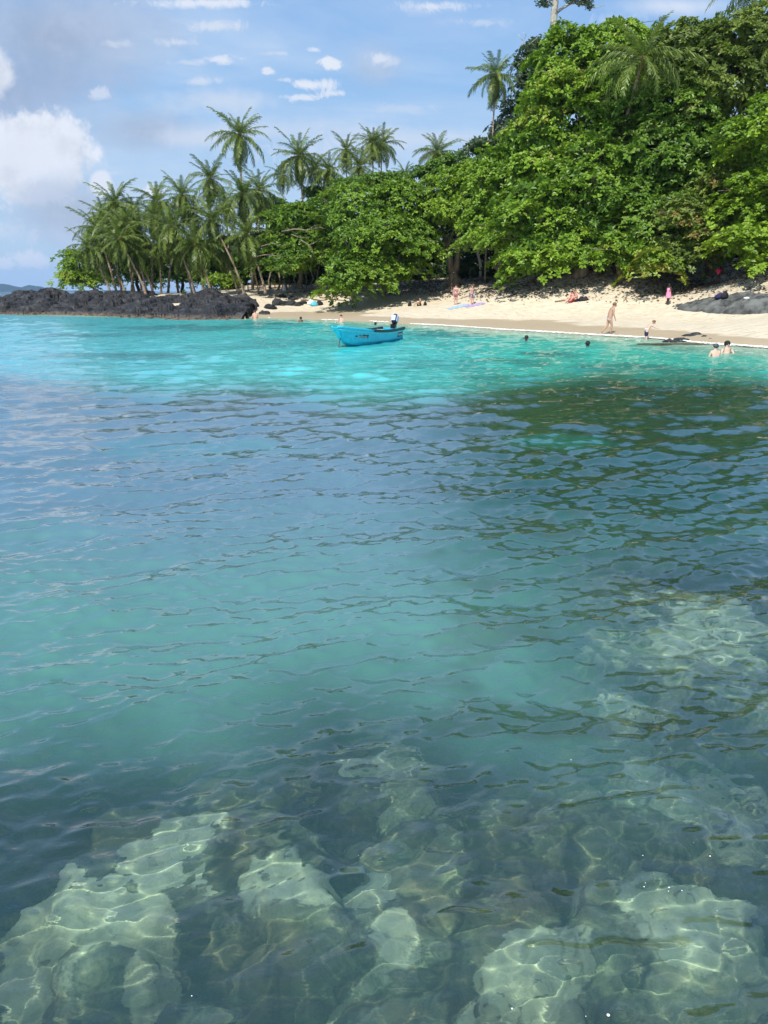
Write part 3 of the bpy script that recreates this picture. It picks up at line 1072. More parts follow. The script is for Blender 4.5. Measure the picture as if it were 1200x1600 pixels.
# trace the z = 0.02 contour of the beach
contour = []
for px in np.arange(408, 1330, 1.2):
    pyy = np.arange(490, 570, 0.5)
    a0 = (px - 600) / 1200.0
    pts = [sea(px, y_, 0.02) for y_ in pyy]
    g = ground_np(np.array([v.x for v in pts]), np.array([v.y for v in pts]))
    i = int(np.argmax(g < 0.02))
    if 0 < i: contour.append((px, pts[i]))
fv, ff = [], []
rs = np.random.RandomState(5)
ns = 5
for j in range(len(contour) - 1):
    px, a = contour[j]
    _, b_ = contour[j + 1]
    dv = (b_ - a)
    if dv.length > 4: continue
    nrm = Vector((dv.y, -dv.x, 0)).normalized()
    if nrm.y > 0: nrm = -nrm
    amt = 0.5 + 0.9 * float(perlin(np.array([[a.x * 0.35, a.y * 0.35, 3.3]]))[0]) + (0.25 if px > 640 else -0.32)
    amt *= 0.75
    if amt < 0.12: continue
    for k in range(int(4.5 * amt + rs.rand())):
        s_ = rs.rand()
        off = abs(rs.normal()) * 0.10 * amt + 0.20 * float(np.sin(a.x * 1.1) * 0.5)
        q = a + dv * s_ + nrm * off
        r_ = 0.02 + 0.045 * rs.rand()
        n0 = len(fv)
        zz_ = 0.045 + 0.05 * rs.rand()
        for e in range(5):
            an = e * 2 * pi / 5 + rs.rand()
            fv.append((q.x + cos(an) * r_ * 1.6, q.y + sin(an) * r_, zz_))
        fv.append((q.x, q.y, zz_ + 0.03))
        for e in range(5): ff.append((n0 + e, n0 + (e + 1) % 5, n0 + 5))
foam = mesh_np('swash_foam', np.array(fv), np.array(ff), m_foam)
tag(foam, 'thin white line of foam where the sea meets the sand', 'foam', kind='stuff')
# small bubbles drifting on the near water
mb = MB()
for i_b, (px, py, r_) in enumerate([(1008, 1383, .006), (1045, 1390, .006), (1065, 1395, .009), (1044, 1396, .004), (1120, 1427, .005), (892, 1190, .005), (946, 1497, .004), (1109, 1341, .006), (980, 1428, .004),
                     (1004, 1340, .004), (1083, 1320, .004), (800, 1580, .006), (915, 1592, .006), (950, 1590, .010), (520, 1362, .006), (1006, 1389, .005), (560, 1340, .004), (300, 1560, .004), (150, 1330, .004)]):
    r_ *= .6
    q = sea(px, py)
    mb.ball((q.x, q.y, 0.012), (r_, r_, r_ * .5) if i_b % 2 else (r_ * .5, r_ * .5, r_ * .3), 8, 5)
bub = mb.build('foam_bubbles', m_foam, smooth=True)
tag(bub, 'tiny white bubbles drifting on the clear near water', 'foam', kind='stuff')

# ================================================================== foliage materials


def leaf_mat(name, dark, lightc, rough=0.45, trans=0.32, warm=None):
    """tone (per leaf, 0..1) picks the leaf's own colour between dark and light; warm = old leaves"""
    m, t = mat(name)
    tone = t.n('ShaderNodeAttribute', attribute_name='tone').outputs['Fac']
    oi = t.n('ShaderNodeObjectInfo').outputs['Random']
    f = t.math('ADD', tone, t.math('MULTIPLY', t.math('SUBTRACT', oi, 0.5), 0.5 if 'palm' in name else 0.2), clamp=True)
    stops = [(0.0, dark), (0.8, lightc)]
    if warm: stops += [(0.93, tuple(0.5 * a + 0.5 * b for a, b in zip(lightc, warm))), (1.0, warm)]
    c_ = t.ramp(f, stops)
    p = t.n('ShaderNodeBsdfPrincipled', i_Roughness=rough)
    p.inputs['Specular IOR Level'].default_value = 0.35
    t.put(p.inputs['Base Color'], c_)
    tl = t.n('ShaderNodeBsdfTranslucent')
    t.put(tl.inputs[0], t.mix(0.4, c_, (0.16, 0.26, 0.02)))
    mx = t.n('ShaderNodeMixShader', i_0=trans)
    t.put(mx.inputs[1], p.outputs[0])
    t.put(mx.inputs[2], tl.outputs[0])
    t.n('ShaderNodeOutputMaterial', i_0=mx.outputs[0])
    return m


M_ALMOND = leaf_mat('almond_leaf', (0.045, 0.115, 0.012), (0.235, 0.385, 0.026), warm=(0.30, 0.26, 0.05))
M_DEEP = leaf_mat('deep_green_leaf', (0.038, 0.10, 0.014), (0.175, 0.31, 0.032), warm=(0.20, 0.17, 0.06))
M_LIME = leaf_mat('light_green_leaf', (0.07, 0.155, 0.014), (0.30, 0.45, 0.030), warm=(0.28, 0.24, 0.05))
M_RUST = leaf_mat('bronze_leaf', (0.07, 0.12, 0.022), (0.24, 0.31, 0.05), warm=(0.26, 0.15, 0.06))
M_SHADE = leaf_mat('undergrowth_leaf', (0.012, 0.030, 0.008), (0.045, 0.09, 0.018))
M_BLUEG = leaf_mat('grey_green_leaf', (0.035, 0.065, 0.035), (0.10, 0.15, 0.07))
M_PALM = leaf_mat('palm_leaf', (0.030, 0.062, 0.010), (0.19, 0.25, 0.042), rough=0.38, trans=0.25)
M_PALMY = leaf_mat('yellowing_palm_leaf', (0.20, 0.16, 0.03), (0.38, 0.30, 0.05), rough=0.45, trans=0.3)
M_PALMD = leaf_mat('dead_palm_leaf', (0.10, 0.065, 0.035), (0.26, 0.17, 0.09), rough=0.7, trans=0.1)


def bark(name, c0, c1_, scale=3.0, ring=False):
    m, t = mat(name)
    g = t.n('ShaderNodeTexCoord').outputs['Object']
    mp = t.n('ShaderNodeMapping')
    t.put(mp.inputs[0], g)
    mp.inputs['Scale'].default_value = (1, 1, 0.35) if not ring else (0.4, 0.4, 3.0)
    n = t.noise(mp.outputs[0], scale, 8, 0.65)
    c_ = t.mix(t.step(n, 0.3, 0.7), c0, c1_)
    p = t.n('ShaderNodeBsdfPrincipled', i_Roughness=0.85)
    p.inputs['Specular IOR Level'].default_value = 0.2
    t.put(p.inputs['Base Color'], c_)
    b = t.n('ShaderNodeBump', i_Distance=0.06, i_Strength=0.8)
    t.put(b.inputs['Height'], n)
    t.put(p.inputs['Normal'], b.outputs[0])
    t.n('ShaderNodeOutputMaterial', i_0=p.outputs[0])
    return m


M_BARK = bark('tree_bark', (0.10, 0.08, 0.055), (0.26, 0.215, 0.155))
M_BARKD = bark('dark_bark', (0.035, 0.028, 0.02), (0.10, 0.08, 0.06))
M_PALE = bark('pale_bark', (0.26, 0.24, 0.20), (0.50, 0.47, 0.41))
M_PTRUNK = bark('palm_bark', (0.15, 0.105, 0.07), (0.36, 0.28, 0.20), 3.0, True)
M_COCO = simple('coconut_husk', (0.12, 0.10, 0.035), 0.5, 0.4, 6)

RS = np.random.RandomState(21)


def unit(v): return v / np.maximum(np.linalg.norm(v, axis=-1, keepdims=True), 1e-9)


def leaves(base, direction, up, length, width, tone, fold=0.22):
    """kite leaves: arrays (n,3); returns verts, tris, tone"""
    n = len(base)
    d = unit(direction)
    s = unit(np.cross(d, up))
    nn = np.cross(s, d)
    L = length[:, None]
    Wd = width[:, None]
    v0 = base
    v1 = base + d * L * 0.55 + s * Wd * 0.5 + nn * Wd * fold
    v2 = base + d * L - nn * L * 0.10
    v3 = base + d * L * 0.55 - s * Wd * 0.5 + nn * Wd * fold
    V_ = np.stack([v0, v1, v2, v3], 1).reshape(-1, 3)
    i = np.arange(n) * 4
    F = np.concatenate([np.stack([i, i + 1, i + 2], -1), np.stack([i, i + 2, i + 3], -1)])
    return V_, F, np.repeat(tone, 4)


def rosettes(c_, up, r, tone, k=7, lw=0.5):
    """whorls of k leaves round c_ (n,3) facing up (n,3)"""
    n = len(c_)
    up = unit(up)
    a = unit(np.cross(up, RS.normal(size=(n, 3))))
    b_ = np.cross(up, a)
    ph = (np.arange(k)[None] * 2 * pi / k + RS.rand(n, 1) * 6 + RS.normal(size=(n, k)) * 0.25)
    pitch = RS.uniform(-0.25, 0.75, (n, k))
    d = (a[:, None] * np.cos(ph)[..., None] + b_[:, None] * np.sin(ph)[..., None]) * np.cos(pitch)[..., None] + up[:, None] * np.sin(pitch)[..., None]
    d = d.reshape(-1, 3)
    base = np.repeat(c_, k, 0) + d * 0.03
    u = np.repeat(up, k, 0) + RS.normal(size=(n * k, 3)) * 0.18
    L = np.repeat(r, k) * RS.uniform(0.7, 1.15, n * k)
    tn = np.clip(np.repeat(tone, k) + RS.normal(size=n * k) * 0.11, 0, 1)
    return leaves(base, d, u, L, L * lw, tn)


def crown_from(lobes, dens=5.5, pad=(1.1, 2.5), leaf=0.38, tone0=0.5, rust=0.0, flat=0.78, drop=0.42, inner=True, k=7, back=0.3, toneamp=0.5, lw=0.6, padmul=1.05):
    """lobes: (cx,cy,cz, rx,ry,rz) metres. Foliage grows as layered pads over the lobes. returns V,F,T, pad centres"""
    Vs, Fs, Ts, n0 = [], [], [], 0
    cents = []
    L_ = np.array(lobes, float)
    camp = np.array([0, 0, CAM_H])
    for li, (cx, cy, cz, rx, ry, rz) in enumerate(lobes):
        area = 4 * pi * (((rx * ry) ** 1.6 + (rx * rz) ** 1.6 + (ry * rz) ** 1.6) / 3) ** (1 / 1.6)
        pm = (pad[0] + pad[1]) / 2
        npd = int(area / (pi * pm * pm * 0.55) * padmul) + 3
        d = unit(RS.normal(size=(npd, 3)))
        rad = RS.uniform(0.80, 1.06, npd)
        c_ = np.array([cx, cy, cz]) + d * np.array([rx, ry, rz]) * rad[:, None]
        out = unit(d / np.array([rx, ry, rz]))
        # not deep in another lobe
        keep = np.ones(npd, bool)
        for lj, q in enumerate(lobes):
            if lj != li:
                e = np.sqrt((((c_ - np.array(q[:3])) / np.array(q[3:])) ** 2).sum(-1))
                keep &= e > 0.72
        facing = ((camp - c_) * out).sum(-1) / np.linalg.norm(camp - c_, axis=1)
        keep &= (facing > -0.25) | (RS.rand(npd) < back)
        keep &= (out[:, 2] > -0.75) | (RS.rand(npd) < 0.4)
        c_, out, d = c_[keep], out[keep], d[keep]
        for j in range(len(c_)):
            R_ = RS.uniform(*pad)
            nrm = unit(np.array([0, 0, 1.0]) * flat + out[j] * (1 - flat) * np.array([1, 1, 0.5]) + RS.normal(size=3) * 0.10)
            m = max(int(pi * R_ * R_ * dens), 6)
            rr_ = R_ * np.sqrt(RS.rand(m))
            an = RS.rand(m) * 2 * pi
            lob = 1 + 0.28 * np.sin(an * 3 + RS.rand() * 6) + 0.18 * np.sin(an * 5 + RS.rand() * 6)
            rr_ = rr_ * lob
            a = unit(np.cross(nrm, [0.3, 1, 0.2]))
            b_ = np.cross(nrm, a)
            lat = a * (rr_ * np.cos(an))[:, None] + b_ * (rr_ * np.sin(an))[:, None]
            w = (rr_ / R_)
            pc = c_[j] + lat + nrm * ((-drop * R_ * w ** 2) + RS.normal(size=m) * 0.10)[:, None]
            up = nrm + lat / R_ * 0.45 + RS.normal(size=(m, 3)) * 0.22
            # tufts: pull rosettes together
            tone = tone0 + 0.08 + toneamp * (RS.rand() - 0.5) * 0.8 + RS.normal(size=m) * 0.09
            if RS.rand() < rust: tone = tone * 0 + RS.uniform(0.85, 1.0) + RS.normal(size=m) * 0.08
            v, f, tn = rosettes(pc, up, np.full(m, leaf) * RS.uniform(0.85, 1.15, m), np.clip(tone, 0, 1), k, lw)
            Vs.append(v); Fs.append(f + n0); Ts.append(tn); n0 += len(v)
            cents.append((c_[j], nrm, R_))
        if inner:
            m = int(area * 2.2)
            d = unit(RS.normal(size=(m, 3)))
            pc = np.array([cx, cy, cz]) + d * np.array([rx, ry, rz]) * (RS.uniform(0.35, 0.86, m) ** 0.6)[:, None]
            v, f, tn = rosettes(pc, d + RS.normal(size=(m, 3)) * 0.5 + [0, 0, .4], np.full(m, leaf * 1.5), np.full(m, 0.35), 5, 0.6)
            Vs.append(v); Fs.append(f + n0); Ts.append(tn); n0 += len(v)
    return np.concatenate(Vs), np.concatenate(Fs), np.concatenate(Ts), cents


def lobe(px, py, rx, ry, D, depth=None):
    """crown lobe seen at (px,py) with pixel radii, at distance D"""
    c_ = at(px, py, D)
    e = at(px + rx, py, D)
    u1 = at(px, py - ry, D)
    rxm = e.x - c_.x
    rzm = u1.z - c_.z
    return (c_.x, c_.y, c_.z, rxm, depth or max(rxm, rzm) * 0.8, rzm)


def wiggle(a, b_, n=7, amp=0.3, sag=0.0, seed=None):
    a, b_ = Vector(a), Vector(b_)
    L = (b_ - a).length
    rs_ = RS
    out = []
    for i in range(n):
        s_ = i / (n - 1)
        q = a.lerp(b_, s_)
        if 0 < i < n - 1: q = q + Vector(rs_.normal(size=3)) * amp * L * 0.06
        q.z += sag * L * sin(pi * s_)
        out.append(q)
    return out


def limb_tubes(root, start, targets, r0, m, name='limb', n=7):
    for tg in targets:
        pts = wiggle(start, tg, 8, 0.8, 0.07)
        rad = [max(r0 * (1 - 0.78 * i / 7), 0.03) for i in range(8)]
        MB().tube(pts, rad, n).build(name, m, root, True)


def tree(name, label, cat, lobes, base, m_leaf, r0=0.35, m_bark=None, fork=0.35, group=None, stems=1, **kw):
    m_bark = m_bark or M_BARK
    base = Vector(base)
    root = empty(name, base)
    tag(root, label, cat, group)
    V_, F_, T_, cents = crown_from(lobes, **kw)
    o = mesh_np('crown', V_ - np.array(base), F_, m_leaf, root, attrs={'tone': T_})
    o['kind'] = 'stuff'
    top = np.mean([q[:3] for q in lobes], axis=0)
    top = Vector(top) - base
    fk = Vector((top.x * fork * 0.5, top.y * fork * 0.5, top.z * fork + 0.4))
    for s_ in range(stems):
        off = Vector((0, 0, 0)) if stems == 1 else Vector((0.5 * cos(s_ * 2.4), 0.4 * sin(s_ * 2.4), 0))
        pts = wiggle(off + Vector((0, 0, -0.4)), fk + off * 1.5, 9, 0.5)
        rad = [r0 * (1.6 if i == 0 else (1.25 if i == 1 else 1.0 - 0.04 * i)) for i in range(9)]
        MB().tube(pts, rad, 10).build('trunk', m_bark, root, True)
    cs = [Vector(q[:3]) - base for q in lobes]
    limb_tubes(root, fk, cs[:7], r0 * 0.6, m_bark)
    # branches carrying the pads
    mb = MB()
    sel = [c_ for c_ in cents if c_[0][1] < 200]
    RS.shuffle(sel)
    for c_, nrm, R_ in sel[:90]:
        p_ = Vector(c_) - base
        src = min(cs, key=lambda q: (q - p_).length)
        s2 = src.lerp(p_, 0.25)
        pts = wiggle(s2, p_ - Vector(nrm) * 0.22, 5, 0.8, 0.05)
        mb.tube(pts, [0.09, 0.07, 0.055, 0.045, 0.03], 5)
        for _ in range(3):
            e = p_ + Vector(RS.normal(size=3)) * R_ * 0.45
            e.z = p_.z - 0.2
            mb.tube([pts[3], pts[4].lerp(e, .5), e], [0.035, 0.028, 0.015], 4)
    if mb.v:
        tw = mb.build('branches', m_bark, root, False)
        tw['kind'] = 'stuff'
    return root


# ================================================================== the forest edge
b_ = hit(710, 445.5, 80, 100)
TREES = []
# big trees, right; far to near
tree('almond_tree', 'tallest broad tree on the beach, glossy green crown under the tall pale trunk', 'tree',
     [lobe(880, 115, 55, 75, 81), lobe(950, 75, 60, 48, 79), lobe(1010, 95, 60, 60, 79), lobe(900, 180, 85, 80, 78), lobe(850, 245, 75, 70, 78), lobe(975, 160, 70, 80, 76)],
     hit(905, 430, 60, 110), M_ALMOND, r0=0.5, dens=5.0, tone0=0.5, fork=.3)
tree('almond_tree', 'green tree whose low boughs hang over the sand above the sitting couple', 'tree',
     [lobe(850, 330, 85, 62, 73), lobe(830, 400, 42, 34, 70), lobe(920, 320, 75, 70, 71), lobe(880, 385, 60, 38, 70), lobe(955, 378, 55, 38, 69), lobe(935, 255, 60, 55, 73)],
     hit(968, 425, 60, 110), M_ALMOND, r0=0.35, dens=5.5, tone0=0.5, stems=3, fork=.25)
tree('almond_tree', 'huge dark green tree rising behind the woman in the pink dress', 'tree',
     [lobe(1050, 170, 75, 70, 73), lobe(1040, 260, 90, 70, 71), lobe(1000, 330, 70, 55, 70), lobe(1060, 350, 80, 55, 68), lobe(1105, 265, 70, 80, 70)],
     hit(1112, 428, 58, 110), M_DEEP, r0=0.5, dens=5.5, tone0=0.5, rust=0.05, fork=.25)
tree('almond_tree', 'tall tree at the top right with bronze tinged leaves', 'tree',
     [lobe(1090, 75, 65, 42, 73), lobe(1160, 55, 70, 45, 72), lobe(1130, 130, 70, 55, 71), lobe(1215, 95, 60, 60, 71)],
     hit(1175, 425, 58, 110), M_RUST, r0=0.4, dens=5.0, tone0=0.3, rust=0.1, fork=.4)
tree('almond_tree', 'lower tree with bronze and green leaves behind the child in the red top', 'tree',
     [lobe(1085, 330, 40, 26, 65), lobe(1120, 368, 55, 30, 64), lobe(1130, 290, 42, 30, 66), lobe(1060, 385, 42, 24, 65)],
     hit(1128, 425, 58, 110), M_RUST, r0=0.3, dens=5.0, tone0=0.28, rust=0.22, fork=.5)
tree('round_leaved_tree', 'bright fresh green tree at the right edge of the picture', 'tree',
     [lobe(1195, 200, 38, 60, 63, 3), lobe(1200, 300, 48, 50, 62, 3), lobe(1165, 375, 45, 26, 60, 2.4), lobe(1215, 385, 60, 38, 60, 3), lobe(1280, 300, 60, 90, 62)],
     hit(1215, 430, 56, 110), M_LIME, r0=0.3, dens=5.0, tone0=0.4, leaf=0.36, lw=0.7, fork=.4)
tree('almond_tree', 'dark leafy bough hanging low over the leaf litter beside the grey rock', 'tree',
     [lobe(1018, 405, 30, 18, 65, 2), lobe(1000, 385, 45, 24, 67, 2.5)],
     hit(1040, 423, 58, 110), M_ALMOND, r0=0.2, dens=5.5, tone0=0.6, fork=.5)
# middle
tree('almond_tree', 'fork trunked tree with yellow green crown behind the two bikini women', 'tree',
     [lobe(700, 295, 42, 38, 90), lobe(725, 325, 45, 34, 88), lobe(755, 285, 45, 40, 88), lobe(690, 332, 26, 18, 88, 2.5)],
     b_, M_LIME, r0=0.5, dens=4.6, tone0=0.3, leaf=0.36, fork=.25)
tree('almond_tree', 'green tree between the forked trunk and the low boughs, leaning thin trunk', 'tree',
     [lobe(778, 322, 46, 48, 80), lobe(757, 365, 28, 18, 78, 3), lobe(790, 265, 45, 42, 80), lobe(800, 372, 34, 28, 78)],
     hit(778, 438, 72, 110), M_ALMOND, r0=0.28, dens=5, tone0=0.5, fork=.45)
tree('almond_tree', 'wide spreading dark green tree whose foliage touches the sand', 'tree',
     [lobe(560, 330, 66, 40, 92), lobe(630, 320, 62, 42, 92), lobe(600, 372, 85, 44, 89), lobe(555, 415, 52, 32, 87), lobe(608, 415, 52, 28, 88), lobe(540, 440, 34, 16, 85, 2.5), lobe(655, 352, 28, 32, 91)],
     hit(600, 457, 80, 110), M_ALMOND, r0=0.45, dens=4.6, tone0=0.42, leaf=0.36, fork=.3)
tree('almond_tree', 'spreading tree with bare grey branches just right of the coconut palms', 'tree',
     [lobe(460, 345, 52, 28, 99), lobe(440, 378, 40, 26, 98), lobe(505, 335, 42, 28, 99), lobe(490, 385, 50, 30, 97), lobe(450, 412, 42, 16, 96, 3)],
     hit(470, 452, 90, 118), M_LIME, r0=0.35, dens=4.2, tone0=0.16, leaf=0.36, fork=.4, pad=(1.0, 2.3), flat=.85)
# left end of the island
tree('shore_tree', 'round bushy green tree at the left tip of the island behind the palms', 'tree',
     [lobe(124, 412, 30, 26, 112), lobe(140, 432, 34, 16, 112), lobe(112, 432, 18, 16, 110, 2)],
     (at(150, 460, 112).x, 112, 1.2), M_ALMOND, r0=0.22, dens=4.0, tone0=0.5, leaf=.36)
for px, rx, lab in [(215, 48, 'dark tree behind the leaning palms near the left tip'), (285, 50, 'dark tree behind the middle of the palm cluster'), (355, 55, 'dark tree behind the right half of the palm cluster')]:
    tree('shore_tree', lab, 'tree', [lobe(px, 398, rx, 30, 113), lobe(px + 14, 425, rx * .8, 16, 113)],
         (at(px, 460, 113).x, 113, 1.4), M_DEEP, r0=0.3, dens=2.6, tone0=0.2, leaf=.42, m_bark=M_BARKD, fork=.5)
tree('shore_bush', 'low bright bush behind the palm trunks on the upper sand', 'bush',
     [lobe(345, 440, 22, 12, 108, 2), lobe(362, 444, 16, 9, 108, 2)], (at(350, 456, 108).x, 108, 1.8), M_LIME, r0=0.08, dens=5, tone0=0.2, leaf=.3, pad=(.6, 1.1))
# dark trees on the skyline
for (ls, lab, ml, bx_) in [
        ([lobe(425, 318, 22, 12, 120), lobe(412, 335, 16, 14, 120)], 'dark round topped tree between the palm cluster and the bright spreading tree', M_DEEP, 425),
        ([lobe(492, 300, 22, 9, 122), lobe(505, 308, 20, 12, 122)], 'small dark treetop below the large ragged palm', M_DEEP, 498),
        ([lobe(828, 112, 24, 40, 96), lobe(815, 165, 30, 26, 95), lobe(840, 75, 16, 14, 97, 2)], 'grey green feathery tree behind the lone palm on the skyline', M_BLUEG, 830),
        ([lobe(790, 205, 34, 22, 94), lobe(752, 228, 22, 10, 92, 2.5), lobe(812, 215, 40, 22, 92)], 'grey green bushy tree with bare twigs below the lone palm', M_BLUEG, 790),
        ([lobe(690, 262, 26, 16, 104), lobe(715, 250, 22, 14, 103), lobe(660, 270, 20, 10, 104)], 'dark treetop around the palm behind the forked tree', M_DEEP, 690),
        ([lobe(560, 288, 40, 10, 110), lobe(610, 280, 40, 10, 110)], 'dark green treetops under the row of distant palms', M_DEEP, 590)]:
    D = ls[0][1]
    tree('forest_tree', lab, 'tree', ls, (at(bx_, 440, D).x, D, 3.2), ml, r0=0.3, dens=3.6, tone0=0.35, leaf=.36, pad=(.8, 1.5), m_bark=M_BARKD, fork=.6)

# woodland behind: undergrowth that reads as one mass
cl, up = [], []
rs = np.random.RandomState(3)
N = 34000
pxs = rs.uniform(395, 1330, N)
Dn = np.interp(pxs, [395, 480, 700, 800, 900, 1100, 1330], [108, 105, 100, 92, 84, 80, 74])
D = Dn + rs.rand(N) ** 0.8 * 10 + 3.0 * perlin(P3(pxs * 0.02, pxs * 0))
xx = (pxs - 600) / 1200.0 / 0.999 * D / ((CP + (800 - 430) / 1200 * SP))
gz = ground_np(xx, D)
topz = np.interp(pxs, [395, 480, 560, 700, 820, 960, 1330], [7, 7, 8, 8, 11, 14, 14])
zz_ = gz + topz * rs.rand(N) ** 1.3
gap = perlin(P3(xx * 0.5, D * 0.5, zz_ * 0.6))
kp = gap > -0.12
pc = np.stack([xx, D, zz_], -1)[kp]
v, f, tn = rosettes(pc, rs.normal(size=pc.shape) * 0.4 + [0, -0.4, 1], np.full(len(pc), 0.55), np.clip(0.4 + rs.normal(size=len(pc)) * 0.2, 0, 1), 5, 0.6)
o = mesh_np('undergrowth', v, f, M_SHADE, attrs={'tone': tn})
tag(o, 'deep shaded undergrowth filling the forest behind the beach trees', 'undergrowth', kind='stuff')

# slim stems in the shade
STEMS = [(422, 452, 424, 395, .10), (434, 453, 441, 402, .12), (449, 453, 446, 400, .16), (461, 452, 460, 405, .10), (478, 453, 477, 412, .10), (490, 453, 484, 405, .12), (500, 452, 492, 398, .12),
         (751, 441, 747, 385, .20), (735, 443, 735, 432, .07), (760, 430, 757, 380, .08), (640, 449, 642, 425, .07), (1165, 421, 1168, 385, .12), (1192, 418, 1190, 380, .14), (1038, 424, 1046, 396, .12),
         (930, 428, 925, 400, .16), (940, 428, 944, 398, .16), (957, 426, 950, 398, .18), (985, 424, 980, 396, .16)]
LST = ['first slim stem right of the leaning palms', 'second slim stem in the shade, leaning right', 'thicker brown post-like stem in the shade', 'thin straight stem at the middle of the dark gap',
       'thin upright stem right of the dark gap', 'slim stem leaning left near the bright bough', 'slim leaning stem, last before the bright low bough', 'slender pale grey trunk right of the forked tree',
       'short pale stake behind the sand right of the forked trunk', 'thin grey sapling stem behind the pale slender trunk', 'thin stem in the dark above the bench', 'dark stem under the bright tree at the right edge',
       'last dark stem at the right edge', 'thin stem behind the hanging bough over the litter', 'leftmost brown root-like stem under the low boughs', 'second brown root-like stem under the low boughs',
       'third brown stem, thick, under the low boughs', 'brown stem nearest the hanging bough']
for (x0, y0, x1, y1, r_), lab in zip(STEMS, LST):
    q = hit(x0, y0, 55, 118)
    D = q.y
    e = at(x1, y1 - 12, D + 1.5)
    root = empty('young_tree', q)
    tag(root, 'young tree: ' + lab if len(lab.split()) < 14 else lab, 'tree', 'slim trunks in the forest shade')
    pts = wiggle((0, 0, -0.2), e - q, 7, 0.5)
    MB().tube(pts, [r_ * (1.5 if i == 0 else 1 - 0.05 * i) for i in range(7)], 7).build('trunk', M_PALE if x0 == 751 else M_BARK, root, True)
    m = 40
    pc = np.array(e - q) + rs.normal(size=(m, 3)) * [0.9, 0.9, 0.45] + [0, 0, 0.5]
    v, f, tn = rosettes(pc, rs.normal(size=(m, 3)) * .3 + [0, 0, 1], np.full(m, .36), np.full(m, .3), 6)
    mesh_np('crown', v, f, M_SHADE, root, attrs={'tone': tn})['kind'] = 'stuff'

# forked trunk of the tree at (710,445): two heavy stems
for o_ in [o for o in bpy.data.objects if o.parent and o.parent.get('label', '').startswith('fork trunked') and o.name.split('.')[0] in ('trunk', 'limb')]:
    bpy.data.objects.remove(o_)
root = [o for o in bpy.data.objects if o.get('label', '').startswith('fork trunked')][0]
B0 = Vector(root.location)


def loc_(px, py, D=None): return at(px, py, D or B0.y) - B0


mb = MB()
mb.tube([Vector((0, 0, -.5)), loc_(709.5, 440), loc_(709, 432), loc_(708.5, 425)], [1.05, .72, .55, .56], 12)
for dx, dy in ((-1.3, -.2), (1.35, -.3), (.5, -.9), (-.6, -.8)):
    mb.tube([Vector((dx, dy, -.25)), Vector((dx * .5, dy * .5, .25)), Vector((dx * .15, dy * .15, 1.0))], [.10, .2, .22], 7)
mb.build('trunk', M_BARK, root, True)
MB().tube([loc_(707, 428), loc_(704, 415), loc_(701, 398), loc_(699, 385), loc_(694, 372), loc_(690, 350)], [.42, .36, .30, .26, .2, .12], 9).build('limb', M_BARK, root, True)
MB().tube([loc_(711, 428), loc_(714, 414), loc_(716, 395), loc_(716, 370), loc_(717, 345), loc_(722, 320)], [.42, .34, .28, .24, .2, .12], 9).build('limb', M_BARK, root, True)
MB().tube([loc_(699, 386), loc_(703, 374), loc_(708, 362), loc_(710, 345)], [.18, .14, .11, .07], 7).build('limb', M_BARK, root, True)
MB().tube([loc_(715, 392), loc_(711, 388), loc_(707, 386), loc_(704, 390)], [.10, .08, .06, .04], 6).build('limb', M_PALE, root, True)
MB().tube([loc_(700, 388), loc_(696, 384), loc_(694, 380)], [.14, .1, .06], 6).build('limb', M_PALE, root, True)

# bare grey branches of the spreading tree beside the palms, and bare twigs on the skyline
root = [o for o in bpy.data.objects if o.get('label', '').startswith('spreading tree with bare')][0]
B0 = Vector(root.location)
for pts, r_ in [([(395, 402), (415, 398), (432, 400), (446, 401)], .10), ([(440, 362), (460, 358), (480, 360), (500, 355), (508, 358)], .13), ([(480, 360), (492, 352), (503, 350)], .07),
                ([(470, 375), (482, 382), (488, 392), (490, 402)], .09), ([(484, 383), (494, 378), (500, 372)], .06), ([(455, 366), (468, 371), (484, 371)], .08), ([(408, 385), (425, 380), (440, 384)], .07)]:
    q = [at(x_, y_, 93.5) - B0 for x_, y_ in pts]
    MB().tube(q, [r_ * .8 * (1 - .6 * i / len(q)) for i in range(len(q))], 6).build('branch', M_BARK, root, True)
root = [o for o in bpy.data.objects if o.get('label', '').startswith('grey green bushy')][0]
B0 = Vector(root.location)
for pts, r_ in [([(752, 232), (740, 226), (728, 220), (716, 216)], .07), ([(738, 225), (735, 218), (731, 214)], .04), ([(812, 75), (818, 64), (822, 55), (817, 50)], .05), ([(818, 64), (812, 58), (810, 53)], .03),
                ([(826, 70), (836, 62), (842, 56)], .04)]:
    q = [at(x_, y_, 91.5) - B0 for x_, y_ in pts]
    MB().tube(q, [r_ * (1 - .6 * i / len(q)) for i in range(len(q))], 5).build('branch', M_PALE, root, True)

# the tall pale emergent tree cut by the top of the picture
q = Vector((at(866, 40, 88).x, 88, ground(at(866, 40, 88).x, 88)))
root = empty('emergent_tree', q)
tag(root, 'very tall tree with pale bare trunk rising above the canopy, topmost of all', 'tree')
e = at(868, -40, 88) - q
k_ = at(864, 45, 88) - q
MB().tube([Vector((0, 0, -.3)), k_ * .5, k_, at(866, 20, 88) - q, at(868, 2, 88) - q, e], [.7, .5, .36, .34, .30, .2], 10).build('trunk', M_PALE, root, True)
for pts, r_ in [([(866, 22), (880, 12), (892, 5), (905, 4), (920, 10)], .16), ([(892, 5), (905, -4), (915, -12)], .10), ([(905, 4), (915, 2), (925, -2)], .06), ([(868, 8), (858, 2), (848, 4), (842, 12)], .10), ([(868, 0), (880, -12), (895, -25)], .14), ([(920, 10), (932, 12), (945, 8)], .04)]:
    qq = [at(x_, y_, 88) - q for x_, y_ in pts]
    MB().tube(qq, [r_ * (1 - .6 * i / len(qq)) for i in range(len(qq))], 6).build('limb', M_PALE, root, True)
pc = []
